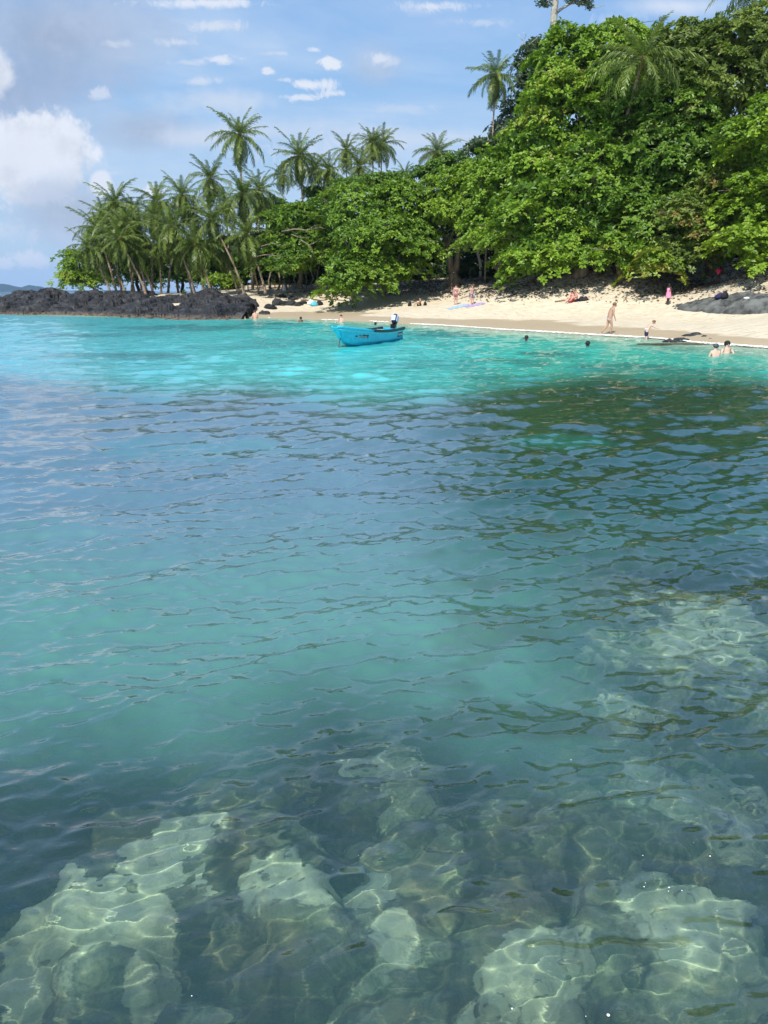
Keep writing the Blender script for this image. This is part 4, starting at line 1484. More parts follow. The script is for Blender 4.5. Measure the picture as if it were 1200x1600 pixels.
for (px, py, rx, ry, m) in [(852, 8, 8, 4, 34), (846, 2, 6, 4, 26), (915, 5, 12, 4, 42), (905, -6, 16, 5, 60), (880, -20, 30, 10, 160), (850, -25, 20, 8, 80), (922, 12, 5, 3, 12), (896, 0, 8, 4, 30)]:
    for _ in range(m):
        w = at(px + rs.normal() * rx * .6, py + rs.normal() * ry * .6, 88 + rs.normal() * .8)
        pc.append(np.array(w - q))
pc = np.array(pc)
v, f, tn = rosettes(pc, rs.normal(size=pc.shape) * .4 + [0, 0, 1], np.full(len(pc), .28), np.full(len(pc), .3), 6)
mesh_np('crown', v, f, M_BLUEG, root, attrs={'tone': tn})['kind'] = 'stuff'

# ================================================================== coconut palms


def frond_mesh(name, droop, L=4.3, seed=0, m=None, sparse=1.0, hang=0.45, wide=1.0):
    r_ = np.random.RandomState(seed)
    n = 12
    P, T = [np.zeros(3)], []
    for i in range(n):
        s_ = (i + .5) / n
        e = -droop * s_ ** 1.25
        d = np.array([cos(e), 0.10 * sin(seed + s_ * 3), sin(e)])
        T.append(d)
        P.append(P[-1] + d * L / n)
    P = np.array(P)
    T = np.array(T + [T[-1]])
    mb = MB().tube([Vector(p_) for p_ in P], [0.045 * (1 - .8 * i / n) for i in range(n + 1)], 3)
    V_, F_ = list(mb.v), []
    for q in mb.f:
        if len(q) == 4: F_ += [(q[0], q[1], q[2]), (q[0], q[2], q[3])]
    tone = [0.85] * len(V_)
    K = int(27 * sparse)
    for k in range(K):
        s_ = 0.10 + 0.90 * k / (K - 1)
        x = s_ * n
        i = min(int(x), n - 1)
        p_ = P[i] * (1 - (x - i)) + P[i + 1] * (x - i)
        td = T[i] / np.linalg.norm(T[i])
        ll = 1.0 * wide * (sin(pi * min(max(0.12 + 0.80 * s_, 0), 1)) ** 0.7) * r_.uniform(.55, 1.2)
        fw = 0.35 + 0.8 * s_
        up = np.cross(td, [0, 1, 0])
        up = up / np.linalg.norm(up)
        if up[2] < 0: up = -up
        for sd in (-1, 1):
            d = np.array([0, sd, 0]) * 1.0 + td * fw * r_.uniform(.7, 1.35) + up * r_.uniform(-.1, .35)
            d = d / np.linalg.norm(d)
            h = (hang + .25) * r_.uniform(.7, 1.4)
            mid = p_ + d * ll * .5 + np.array([0, 0, -h * .10 * ll])
            tip = p_ + d * ll * .92 * (1 - .25 * h) + np.array([0, 0, -h * .75 * ll])
            w = td * 0.052
            b0 = len(V_)
            V_ += [p_ - w, p_ + w, mid - w * 1.1, mid + w * 1.1, tip]
            F_ += [(b0, b0 + 1, b0 + 3), (b0, b0 + 3, b0 + 2), (b0 + 2, b0 + 3, b0 + 4)]
            tn_ = float(np.clip(r_.normal() * .2 + .42, 0, .8))
            tone += [tn_] * 5
    o = mesh_np(name, np.array(V_, float), np.array(F_), m or M_PALM, attrs={'tone': np.array(tone)})
    me = o.data
    bpy.data.objects.remove(o)
    return me


FR = [frond_mesh('frond_%d' % i, dr, 4.3, i, hang=hg) for i, (dr, hg) in enumerate([(0.55, .25), (0.85, .35), (1.15, .5), (1.45, .65), (1.7, .8), (1.25, .9)])]
FY = [frond_mesh('frond_yellow', 1.3, 3.6, 20, M_PALMY, hang=1.0), frond_mesh('frond_gold', 0.9, 3.2, 21, M_PALMY, hang=1.0)]
FD = [frond_mesh('frond_dead', 1.1, 3.4, 30, M_PALMD, .7, 1.2, .8)]
RP = random.Random(77)
m_husk = simple('palm_heart', (0.16, 0.10, 0.05), 0.9, 0.4, 8)


def palm(label, hub, base, scale=1.0, n=24, yellow=0, dead=0, group='coconut palms', seed=0, r0=0.19, bend=0.12, low=-0.95, wind=(0.25, 0.0), trunk=True, nuts=True):
    rp = random.Random(seed + 500)
    base, hub = Vector(base), Vector(hub)
    root = empty('coconut_palm', base)
    tag(root, label, 'palm tree', group)
    h = hub - base
    # bend: starts leaning then straightens up
    pts = []
    for i in range(11):
        s_ = i / 10
        p_ = Vector((h.x * (s_ * (1 + bend * 3 * (1 - s_))), h.y * s_, h.z * s_))
        p_.x += rp.uniform(-.03, .03)
        pts.append(p_)
    pts[0] = pts[0] - Vector((0, 0, .3))
    if trunk:
        mb = MB()
        fine, rad = [], []
        for i in range(10):
            for j in range(3):
                s_ = i + j / 3
                fine.append(pts[i].lerp(pts[i + 1], j / 3))
                rad.append(r0 * scale * ((1.55 if s_ < .3 else 1.15 if s_ < .8 else 1.0) - .035 * s_) * (1.06 if j == 0 else .97))
        fine.append(pts[-1])
        rad.append(r0 * .6 * scale)
        mb.tube(fine, rad, 9)
        mb.build('trunk', M_PTRUNK, root, True)
    t_end = (pts[-1] - pts[-2]).normalized()
    hb = MB().ball(h, (.24 * scale, .24 * scale, .42 * scale), 8, 6).build('palm_heart', m_husk, root, True)
    for i in range(n):
        s_ = (i + .5) / n
        az = i * 2.39996 + rp.uniform(-.2, .2)
        el = 1.42 - (1.42 - low) * s_ ** 0.85 + rp.uniform(-.22, .22)
        if i < n * .25: me = FR[rp.choice([0, 0, 1])]
        elif i < n * .65: me = FR[rp.choice([1, 2, 3])]
        else: me = FR[rp.choice([3, 4, 5, 5])]
        o = bpy.data.objects.new('frond', me)
        COL.objects.link(o)
        o.parent = root
        k = scale * rp.uniform(.72, 1.12) * (0.78 if i < 3 else 1)
        o.scale = (k, k * rp.uniform(.9, 1.05), k)
        o.location = h + Vector((0, 0, .12))
        az += 0
        o.rotation_euler = (rp.uniform(-.35, .35), -el, az)
    for j in range(yellow + dead):
        me = RP.choice(FY) if j < yellow else FD[0]
        o = bpy.data.objects.new('old_frond', me)
        COL.objects.link(o)
        o.parent = root
        o.scale = (scale * .8,) * 3
        o.location = h - Vector((0, 0, .1))
        o.rotation_euler = (rp.uniform(-.4, .4), rp.uniform(1.15, 1.5), rp.uniform(-2.6, -.6))
        tag(o, 'hanging yellow frond' if j < yellow else 'hanging dry brown frond')
    if nuts:
        for j in range(5):
            an = j * 1.26 + seed
            MB().ball((0, 0, 0), (.13 * scale, .13 * scale, .16 * scale), 7, 5).build('coconut', M_COCO, root, True).location = h + Vector((cos(an) * .32, sin(an) * .32, -.30 - .1 * (j % 2))) * scale
    return root


# (label, hub px, base px, D, scale, n, yellow, dead, hidden base)
CL = 'coconut palms leaning over the lava rocks'
PALMS = [
    ('short palm furthest left, leaning left over the rocks', (140, 388), (172, 456), 99, 1.0, 26, 0, 0),
    ('palm just behind the furthest left one, crown higher and leaning left', (152, 358), (182, 456), 104, 1.0, 24, 0, 0),
    ('palm with ragged upright crown, tallest of the left end', (180, 318), (210, 457), 108, 1.05, 24, 0, 1),
    ('palm with two tone brown trunk leaning left above the dark rock', (186, 376), (228, 457), 98, 1.05, 24, 0, 1),
    ('leaning palm whose straight trunk meets the rock right of the brown one', (192, 352), (240, 458), 101, 1.0, 22, 0, 0),
    ('palm with a pale yellow hanging frond, left of the cluster middle', (216, 362), (205, 456), 103, 1.0, 24, 1, 0),
    ('upright palm with vertical trunk in the left half of the cluster', (240, 340), (238, 457), 106, .95, 22, 0, 0),
    ('palm with bright yellow hanging fronds in the cluster middle', (266, 355), (305, 458), 98, 1.1, 26, 3, 0),
    ('palm with thick straight trunk under the yellow fronds', (250, 385), (252, 458), 102, .9, 18, 0, 0),
    ('tall palm with yellow fronds above the middle of the cluster', (284, 306), (262, 457), 108, 1.05, 24, 2, 0),
    ('low palm leaning left with brown drooping crown', (305, 385), (330, 458), 97, 1.1, 26, 0, 1),
    ('palm with star shaped crown above the cluster', (328, 280), (330, 455), 113, .95, 22, 0, 0),
    ('palm with an orange dry frond hanging down its long leaning trunk', (330, 345), (382, 457), 97, 1.05, 24, 2, 2),
    ('palm with broad crown in the upper right of the cluster', (380, 306), (396, 457), 104, 1.15, 26, 0, 1),
    ('front right palm with upright fronds and curved pale trunk', (385, 368), (415, 455), 95, 1.15, 26, 1, 0),
    ('small palm behind the right end of the cluster', (405, 298), (405, 452), 112, 1.0, 22, 0, 0),
    ('tallest slender palm standing high above the cluster', (374, 212), (384, 455), 116, 1.15, 24, 0, 0),
    ('palm leaning low between the two trunks at the right of the cluster', (392, 392), (404, 458), 99, .8, 14, 0, 0),
    ('palm with a crown touching the second palm from the left end', (162, 338), (190, 456), 110, .95, 20, 0, 0),
    ('palm filling the gap behind the brown trunked palm', (208, 330), (222, 457), 111, 1.0, 20, 1, 0),
    ('palm with pale frond tips behind the bright yellow fronded one', (246, 318), (280, 457), 112, 1.0, 20, 0, 0),
    ('short palm whose crown hides the trunks in the cluster middle', (284, 392), (300, 458), 101, .85, 18, 0, 1),
    ('palm behind the low leaning one, crown level with its neighbours', (302, 335), (318, 457), 109, 1.0, 20, 1, 0),
    ('palm with narrow crown behind the orange frond palm', (352, 318), (362, 456), 110, 1.0, 20, 0, 0),
    ('short palm in front of the dark trees right of the middle', (350, 392), (372, 457), 100, .85, 18, 0, 0),
    ('short palm with crown near the rock, left of the middle', (212, 396), (230, 457), 100, .85, 18, 0, 0),
    ('palm hidden among the left crowns, trunk crossing behind', (168, 400), (196, 456), 106, .9, 20, 0, 0),
]
for i, (lab, hb_, bs_, D, sc_, n_, ye, de) in enumerate(PALMS):
    hub = at(hb_[0], hb_[1], D)
    b0 = at(bs_[0], bs_[1], D)
    b0.z = min(b0.z, max(ground(b0.x, b0.y), 1.3) if D > 110 else b0.z)
    lean = (bs_[0] - hb_[0]) * .0010
    palm(lab, hub, b0, sc_ * D / 100 * .84, n_ + 14, ye, de, CL, i, r0=.17, bend=-0.05 - abs(lean), low=-1.3)
SK = 'palms on the skyline behind the forest'
PALM2 = [
    ('large ragged palm on the skyline with long hanging fronds', (467, 245), (475, 330), 118, 1.35, 28, 1, 0, -1.35),
    ('small round headed palm left of the large ragged one', (441, 275), (443, 340), 130, .85, 18, 0, 0, -1.0),
    ('drooping palm right of the large ragged one', (514, 268), (512, 340), 118, 1.2, 26, 1, 0, -1.3),
    ('thin palm between the drooping palm and the yellow one', (541, 236), (543, 320), 124, .95, 20, 0, 1, -1.1),
    ('low dark palm under the thin one', (563, 262), (564, 320), 116, 1.05, 22, 0, 0, -1.1),
    ('palm with orange yellow hanging fronds on the skyline', (582, 225), (584, 310), 122, 1.05, 22, 3, 0, -1.0),
    ('palm overlapping right of the orange fronded one', (597, 226), (594, 300), 126, 1.05, 20, 0, 0, -.9),
    ('palm top just rising over the trees right of the row', (633, 274), (633, 320), 120, .7, 14, 0, 0, -.5),
    ('solitary low palm behind the forked tree', (684, 240), (686, 300), 112, 1.1, 24, 0, 0, -.9),
    ('lone palm with hanging dry fronds beside the tall forest', (775, 118), (769, 215), 92, 1.0, 26, 1, 2, -1.2),
    ('palm behind the large ragged one, mostly hidden', (492, 262), (494, 330), 124, 1.0, 20, 0, 0, -1.0),
]
for i, (lab, hb_, bs_, D, sc_, n_, ye, de, lo) in enumerate(PALM2):
    hub = at(hb_[0], hb_[1], D)
    b0 = at(bs_[0], bs_[1], D)
    dx = (b0.x - hub.x) / max(hub.z - b0.z, 1)
    gz_ = ground(b0.x, b0.y)
    b0.x += dx * (b0.z - gz_) * .6
    b0.z = gz_
    palm(lab, hub, b0, sc_ * .80, n_ + 12, ye, de, SK, 40 + i, r0=.15, bend=-.05, low=lo)
IN = 'palms growing through the big trees'
hub = at(1004, 95, 69)
palm('large fronded palm poking out of the big tree near the top', hub, (hub.x + 1.5, 88, ground(hub.x, 88)), 1.05, 26, 0, 0, IN, 70, low=-.55)
hub = at(1186, -22, 73)
palm('palm cut by the top right corner of the picture', hub, (hub.x + .5, 86, ground(hub.x, 86)), .95, 22, 0, 0, IN, 71, low=-.6)
hub = at(1226, 72, 68)
palm('palm whose fronds enter at the right edge among bronze leaves', hub, (hub.x + 2.5, 84, ground(hub.x, 84)), .8, 18, 0, 0, IN, 72, low=-.6)

# ================================================================== leaf litter on the upper sand
rs = np.random.RandomState(9)
N = 130000
lx = rs.uniform(-12, 45, N)
ly = rs.uniform(45, 100, N)
gz = ground_full(lx, ly)
pxl = 600 + 1200 * lx / ly * (CP - 0.0)
den = sstep(gz, 1.25, 2.6) * (0.25 + 0.75 * sstep(perlin(P3(lx, ly) * .35), -.25, .25)) * sstep(lx, -2, 14) * .9 + sstep(gz, 1.7, 2.4) * (lx < 6) * .35
den = np.where(gz > 5.2, 0, den)
kp = rs.rand(N) < den * .7
lx, ly, gz = lx[kp], ly[kp], gz[kp]
n = len(lx)
az = rs.rand(n) * 2 * pi
d = np.stack([np.cos(az), np.sin(az), rs.uniform(-.1, .5, n)], -1)
v, f, tn = leaves(np.stack([lx, ly, gz + .02], -1), d, np.stack([rs.normal(size=n) * .3, rs.normal(size=n) * .3, np.ones(n)], -1), rs.uniform(.15, .34, n), rs.uniform(.09, .2, n), rs.rand(n), .35)
m_lit, t = mat('dead_leaf')
tone = t.n('ShaderNodeAttribute', attribute_name='tone').outputs['Fac']
p = t.n('ShaderNodeBsdfPrincipled', i_Roughness=.8)
t.put(p.inputs['Base Color'], t.ramp(tone, [(0, (.035, .025, .018)), (.45, (.085, .058, .038)), (.8, (.17, .12, .07)), (1, (.30, .2, .11))]))
t.n('ShaderNodeOutputMaterial', i_0=p.outputs[0])
o = mesh_np('leaf_litter', v, f, m_lit, attrs={'tone': tn})
tag(o, 'dark fallen leaves scattered over the upper sand under the trees', 'leaf litter', kind='stuff')

# ================================================================== boat
m_hull = simple('turquoise_boat_paint', (0.015, 0.43, 0.60), 0.4, 0.2, 7, 0.0, 0.5)
m_hull_in = simple('pale_boat_inside', (0.30, 0.55, 0.58), 0.6, 0.2, 3)
m_strake = simple('light_turquoise_strake', (0.12, 0.52, 0.62), 0.4, 0.1, 3)
m_rub = simple('dark_green_gunwale', (0.010, 0.045, 0.055), 0.5, 0.3, 4)
m_bot = simple('dark_antifouling', (0.02, 0.03, 0.03), 0.6, 0.3, 4)
m_black = simple('black_plastic', (0.012, 0.014, 0.018), 0.35, 0.2, 5)
m_greyp = simple('pale_blue_grey_panel', (0.45, 0.52, 0.72), 0.35, 0.1, 5)
m_metal = simple('worn_metal', (0.35, 0.36, 0.38), 0.4, 0.2, 8, metal=0.8)
m_white = simple('white_paint', (0.75, 0.74, 0.70), 0.6, 0.1, 5)
m_plate = simple('dark_name_plate', (0.006, 0.035, 0.06), 0.5, 0.2, 5)
m_letter = simple('pale_lettering', (0.45, 0.55, 0.50), 0.6, 0.1, 5)
m_red = simple('red_fuel_can', (0.5, 0.06, 0.04), 0.5, 0.2, 5)
m_rope = simple('rope', (0.07, 0.06, 0.05), 0.9, 0.3, 30)

bow, stern = sea(535, 542.5), sea(614, 530.5)
ax_ = (bow - stern)
LB = ax_.length
boat = empty('motor_boat', (stern.x, stern.y, 0), math.atan2(ax_.y, ax_.x))
tag(boat, 'long turquoise open motor boat moored in the shallows with its outboard tilted up', 'boat')
# stations from stern (x=0) to bow; keel z, chine, sheer
NS = 22


def station(s_):
    x = s_ * LB
    zs = 0.58 + 0.33 * s_ ** 2.1 - 0.08 * sin(pi * s_)       # sheer height
    hb = 0.68 * (1 - max(0, (s_ - .45) / .62) ** 2.1) if s_ > .45 else 0.68 - .08 * (1 - s_ / .45) ** 2
    hb = max(hb, .05)
    zk = -0.10 + (0.0 if s_ < .7 else 0.35 * ((s_ - .7) / .3) ** 2.6)
    return x, zs, hb, zk


prof = [(0.0, 0.0), (.62, .13), (.80, .34), (.86, .62), (.93, .90), (1.0, .93), (1.04, 1.0)]   # (width factor, height factor)
rows, rake = [], []
for i in range(NS + 1):
    s_ = i / NS
    x, zs, hb, zk = station(s_)
    row = []
    for (wf, hf) in prof:
        z = zk + (zs - zk) * hf
        xx = x + (0.72 * s_ ** 3.5) * hf                        # raked, flared bow
        wflare = wf if s_ < .6 else wf * (1 - (s_ - .6) * .75 * (1 - hf))
        row.append((xx, hb * wflare, z))
    rows.append(row)


def skin(rows_, sides=(1, -1)):
    vs, fs = [], []
    for sd in sides:
        b0 = len(vs)
        m_ = len(rows_[0])
        for r_ in rows_:
            vs += [(p_[0], p_[1] * sd, p_[2]) for p_ in r_]
        for i in range(len(rows_) - 1):
            for j in range(m_ - 1):
                a_ = b0 + i * m_ + j
                q = (a_, a_ + m_, a_ + m_ + 1, a_ + 1)
                fs.append(q if sd > 0 else q[::-1])
    return vs, fs


vs, fs = skin([[p_ for p_ in r_] for r_ in rows])
mb = MB().add(vs, fs)
# bow stem closing plate and transom
st = rows[0]
mb.add([(p_[0], p_[1], p_[2]) for p_ in st] + [(p_[0], -p_[1], p_[2]) for p_ in st[::-1]], [tuple(range(2 * len(st)))])
bw = rows[-1]
mb.add([(p_[0], p_[1], p_[2]) for p_ in bw] + [(p_[0], -p_[1], p_[2]) for p_ in bw[::-1]], [tuple(range(2 * len(bw)))[::-1]])
hull = mb.build('hull', m_hull, boat)
sol = hull.modifiers.new('thick', 'SOLIDIFY')
sol.thickness = 0.03
bot = [[(p_[0], p_[1] * 1.012 + .004, p_[2]) for p_ in [r_[0], ((r_[0][0] + r_[1][0]) / 2, (r_[0][1] + r_[1][1]) / 2, (r_[0][2] + r_[1][2]) / 2), r_[1], tuple(.75 * a + .25 * b for a, b in zip(r_[1], r_[2]))]] for r_ in rows]
vs, fs = skin(bot)
MB().add(vs, fs).build('keel_paint', m_bot, boat)
# light strake below the gunwale, dark gunwale roll
for sd in (1, -1):
    pts = [(r_[5][0], r_[5][1] * sd, r_[5][2] - .03) for r_ in rows]
    MB().tube(pts, .045, 6).build('strake', m_strake, boat, True)
    pts = [(r_[6][0], r_[6][1] * sd, r_[6][2] + .02) for r_ in rows if r_[6][0] < LB * .70]
    MB().tube(pts, .075, 6).build('gunwale', m_rub, boat, True)
    pts = [(r_[6][0], r_[6][1] * sd, r_[6][2] + .02) for r_ in rows if r_[6][0] >= LB * .66]
    MB().tube(pts, .05, 6).build('bow_rail', m_hull, boat, True)
# inside: floor, foredeck, benches
fl = []
for r_ in rows: fl.append([(r_[2][0], 0, r_[0][2] + .30), (r_[2][0], r_[2][1] * .95, r_[0][2] + .30)])
vs, fs = skin(fl)
MB().add(vs, fs).build('floor', m_hull_in, boat)
dk = [[(r_[6][0], 0, r_[6][2] + .03), (r_[6][0], r_[6][1] * .97, r_[6][2] - .01)] for r_ in rows[16:]]
vs, fs = skin(dk)
MB().add(vs, fs).build('foredeck', m_hull, boat)
for s_ in (.22, .42, .60):
    x, zs, hb, zk = station(s_)
    MB().box((x, 0, zs - .16), (.26, hb * 1.72, .04)).build('bench', m_hull_in if s_ < .6 else m_white, boat)
x, zs, hb, zk = station(0)
MB().box((-.03, 0, zs * .5 + .03), (.07, hb * 1.8, zs * 1.0)).build('transom', m_hull, boat)
MB().box((.9, .25, .42), (.35, .28, .3)).build('fuel_can', m_red, boat)
MB().box((1.35, -.25, .46), (.5, .4, .22)).build('cool_box', m_white, boat)


# name plates on the visible (port side seen from the beach camera) and starboard flank
def plate(sd, s0, s1, h0, h1, slant, text, tname):
    n_ = 8
    vs, fs = [], []
    for k in range(n_ + 1):
        for e, hf in ((0, h0), (1, h1)):
            s_ = s0 + (s1 - s0) * k / n_ + (slant if e else 0)
            fi = s_ * NS
            i = min(int(fi), NS - 1)
            fr_ = fi - i
            def pt(r_):
                for j in range(len(prof) - 1):
                    if prof[j][1] <= hf <= prof[j + 1][1]:
                        u = (hf - prof[j][1]) / (prof[j + 1][1] - prof[j][1])
                        return Vector(r_[j]).lerp(Vector(r_[j + 1]), u)
            q = pt(rows[i]).lerp(pt(rows[i + 1]), fr_)
            vs.append((q.x, (q.y + .018) * sd, q.z))
    for k in range(n_):
        fs.append((2 * k, 2 * k + 2, 2 * k + 3, 2 * k + 1))
    pl = MB().add(vs, fs).build(tname, m_plate, boat)
    sm = pl.modifiers.new('thick', 'SOLIDIFY')
    sm.thickness = .012
    sm.offset = 1 if sd < 0 else -1
    # short pale letter strokes, as unreadable as in the photograph
    lm = MB()
    a0, a1 = Vector(vs[0]), Vector(vs[-2])
    mid0 = (Vector(vs[0]) + Vector(vs[1])) / 2
    mid1 = (Vector(vs[-2]) + Vector(vs[-1])) / 2
    hh = (Vector(vs[1]) - Vector(vs[0])).length
    rr_ = random.Random(4)
    for k in range(text):
        s_ = .14 + .66 * k / (text - 1)
        c_ = mid0.lerp(mid1, s_)
        c_.y += .022 * sd
        lm.box(c_, (.05, .012, hh * .42))
        lm.box(c_ + Vector((.035, 0, rr_.choice((-1, 0, 1)) * hh * .17)), (.06, .012, .035))
    lm.build('lettering', m_letter, pl)


for sd in (1, -1):
    plate(sd, .70, .86, .50, .74, -.012, 7, 'name_plate')
    plate(sd, .015, .13, .42, .80, 0.0, 5, 'registration_plate')
# outboard, tilted up
om = empty('outboard_motor', (-.12, 0, zs + .12))
om.parent = boat
ti = Matrix.Rotation(radians(-24), 3, 'Y')
om.scale = (.82, .82, .82)
mb = MB()
rings = [(-.10, .16, .12), (0, .22, .17), (.12, .25, .19), (.32, .25, .19), (.46, .22, .17), (.56, .15, .12), (.60, .06, .05)]
mb.loft([((-.02, 0, .20 + z), rx, ry) for z, rx, ry in rings], 14)
mb.v = [tuple(ti @ Vector(p_)) for p_ in mb.v]
cowl = mb.build('cowl', m_black, om, True)
mb = MB()
for sd in (1, -1):
    mb.box((0.0, .185 * sd, .46), (.30, .03, .40))
mb.box((.235, 0, .46), (.03, .24, .34))
mb.v = [tuple(ti @ Vector(p_)) for p_ in mb.v]
mb.build('cowl_panel', m_greyp, om)
MB().tube([ti @ Vector((0, 0, .12)), ti @ Vector((-.10, 0, -.15)), ti @ Vector((-.42, 0, -.42))], [.10, .08, .06], 8).build('shaft', m_black, om, True)
MB().box((.06, 0, -.02), (.22, .34, .26)).build('bracket', m_black, om)
mb = MB()
hubp = ti @ Vector((-.50, 0, -.46))
for k in range(3):
    an = k * 2.094
    mb.box(hubp + Vector((0, cos(an) * .10, sin(an) * .10)), (.03, .11, .11), Matrix.Rotation(an, 3, 'X'))
mb.ball(hubp, .05, 8, 6)
mb.build('propeller', m_metal, om)
MB().tube([(.15, 0, .12), (.45, .05, .10), (.62, .06, .10)], [.025, .03, .03], 6).build('tiller', m_black, om, True)
# mooring line over the bow
bt = Vector(rows[-1][6])
MB().tube([(bt.x - .55, .02, .42), (bt.x - .38, .03, .30), (bt.x - .30, .03, .12), (bt.x - .28, .05, -.4)], .022, 6).build('mooring_rope', m_rope, boat, True)

# ================================================================== people


def skinmat(name, col): return simple(name, col, 0.5, 0.12, 14, 0.0, 0.35)


SK_PALE = skinmat('fair_skin', (0.58, 0.38, 0.29))
SK_PINK = skinmat('sunburnt_skin', (0.56, 0.30, 0.23))
SK_TAN = skinmat('tanned_skin', (0.42, 0.25, 0.17))
SK_DARK = skinmat('dark_skin', (0.060, 0.032, 0.022))
SK_BROWN = skinmat('brown_skin', (0.20, 0.095, 0.05))
H_BLACK = simple('black_hair', (0.012, 0.010, 0.009), 0.6, 0.3, 40)
H_BROWN = simple('brown_hair', (0.06, 0.035, 0.02), 0.6, 0.3, 40)
H_SANDY = simple('sandy_hair', (0.16, 0.09, 0.045), 0.6, 0.3, 40)
M_EYE = simple('eye', (0.02, 0.02, 0.02), 0.2, 0.1, 5)
M_LIP = simple('lips', (0.35, 0.10, 0.09), 0.5, 0.1, 5)

BASE = dict(pelvis=(0, 0, .53, .082), belly=(0, 0, .62, .072), chest=(0, .0, .74, .088), neck=(0, -.003, .835, .033), head=(0, .006, .895, .056), crownp=(0, .002, .945, .050),
            shoL=(-.105, 0, .795, .040), elbL=(-.135, -.01, .635, .026), wriL=(-.135, .03, .50, .017), hanL=(-.135, .045, .455, .019),
            shoR=(.105, 0, .795, .040), elbR=(.135, -.01, .635, .026), wriR=(.135, .03, .50, .017), hanR=(.135, .045, .455, .019),
            hipL=(-.052, 0, .495, .062), kneL=(-.055, .012, .275, .037), ankL=(-.055, -.01, .045, .023), toeL=(-.058, .075, .017, .019),
            hipR=(.052, 0, .495, .062), kneR=(.055, .012, .275, .037), ankR=(.055, -.01, .045, .023), toeR=(.058, .075, .017, .019))
EDG = [('pelvis', 'belly'), ('belly', 'chest'), ('chest', 'neck'), ('neck', 'head'), ('head', 'crownp')] + \
      [e for s_ in 'LR' for e in (('chest', 'sho' + s_), ('sho' + s_, 'elb' + s_), ('elb' + s_, 'wri' + s_), ('wri' + s_, 'han' + s_),
                                   ('pelvis', 'hip' + s_), ('hip' + s_, 'kne' + s_), ('kne' + s_, 'ank' + s_), ('ank' + s_, 'toe' + s_))]


def skinned(name, J, edges, k, m, root, grow=0.0, sub=1, H=1.7, rootv=None):
    names = sorted({n for e in edges for n in e}, key=lambda n: list(J).index(n))
    ii = {n: i for i, n in enumerate(names)}
    me = bpy.data.meshes.new(name)
    me.from_pydata([tuple(c_ * H for c_ in J[n][:3]) for n in names], [(ii[a], ii[b]) for a, b in edges], [])
    o = bpy.data.objects.new(name, me)
    COL.objects.link(o)
    o.parent = root
    me.materials.append(m)
    md = o.modifiers.new('skin', 'SKIN')
    sv = me.skin_vertices[0].data if me.skin_vertices else None
    if sv is None:
        me.skin_vertices  # created with the modifier
    for i, n in enumerate(names):
        r_ = (J[n][3] + grow) * H
        s2 = me.skin_vertices[0].data[i]
        wide = 1.25 if n in ('pelvis', 'belly') else 1.0
        s2.radius = (r_ * wide, r_)
        s2.use_root = (n == (rootv or names[0]))
    md.use_smooth_shade = True
    sb = o.modifiers.new('sub', 'SUBSURF')
    sb.levels = sub
    sb.render_levels = sub
    return o


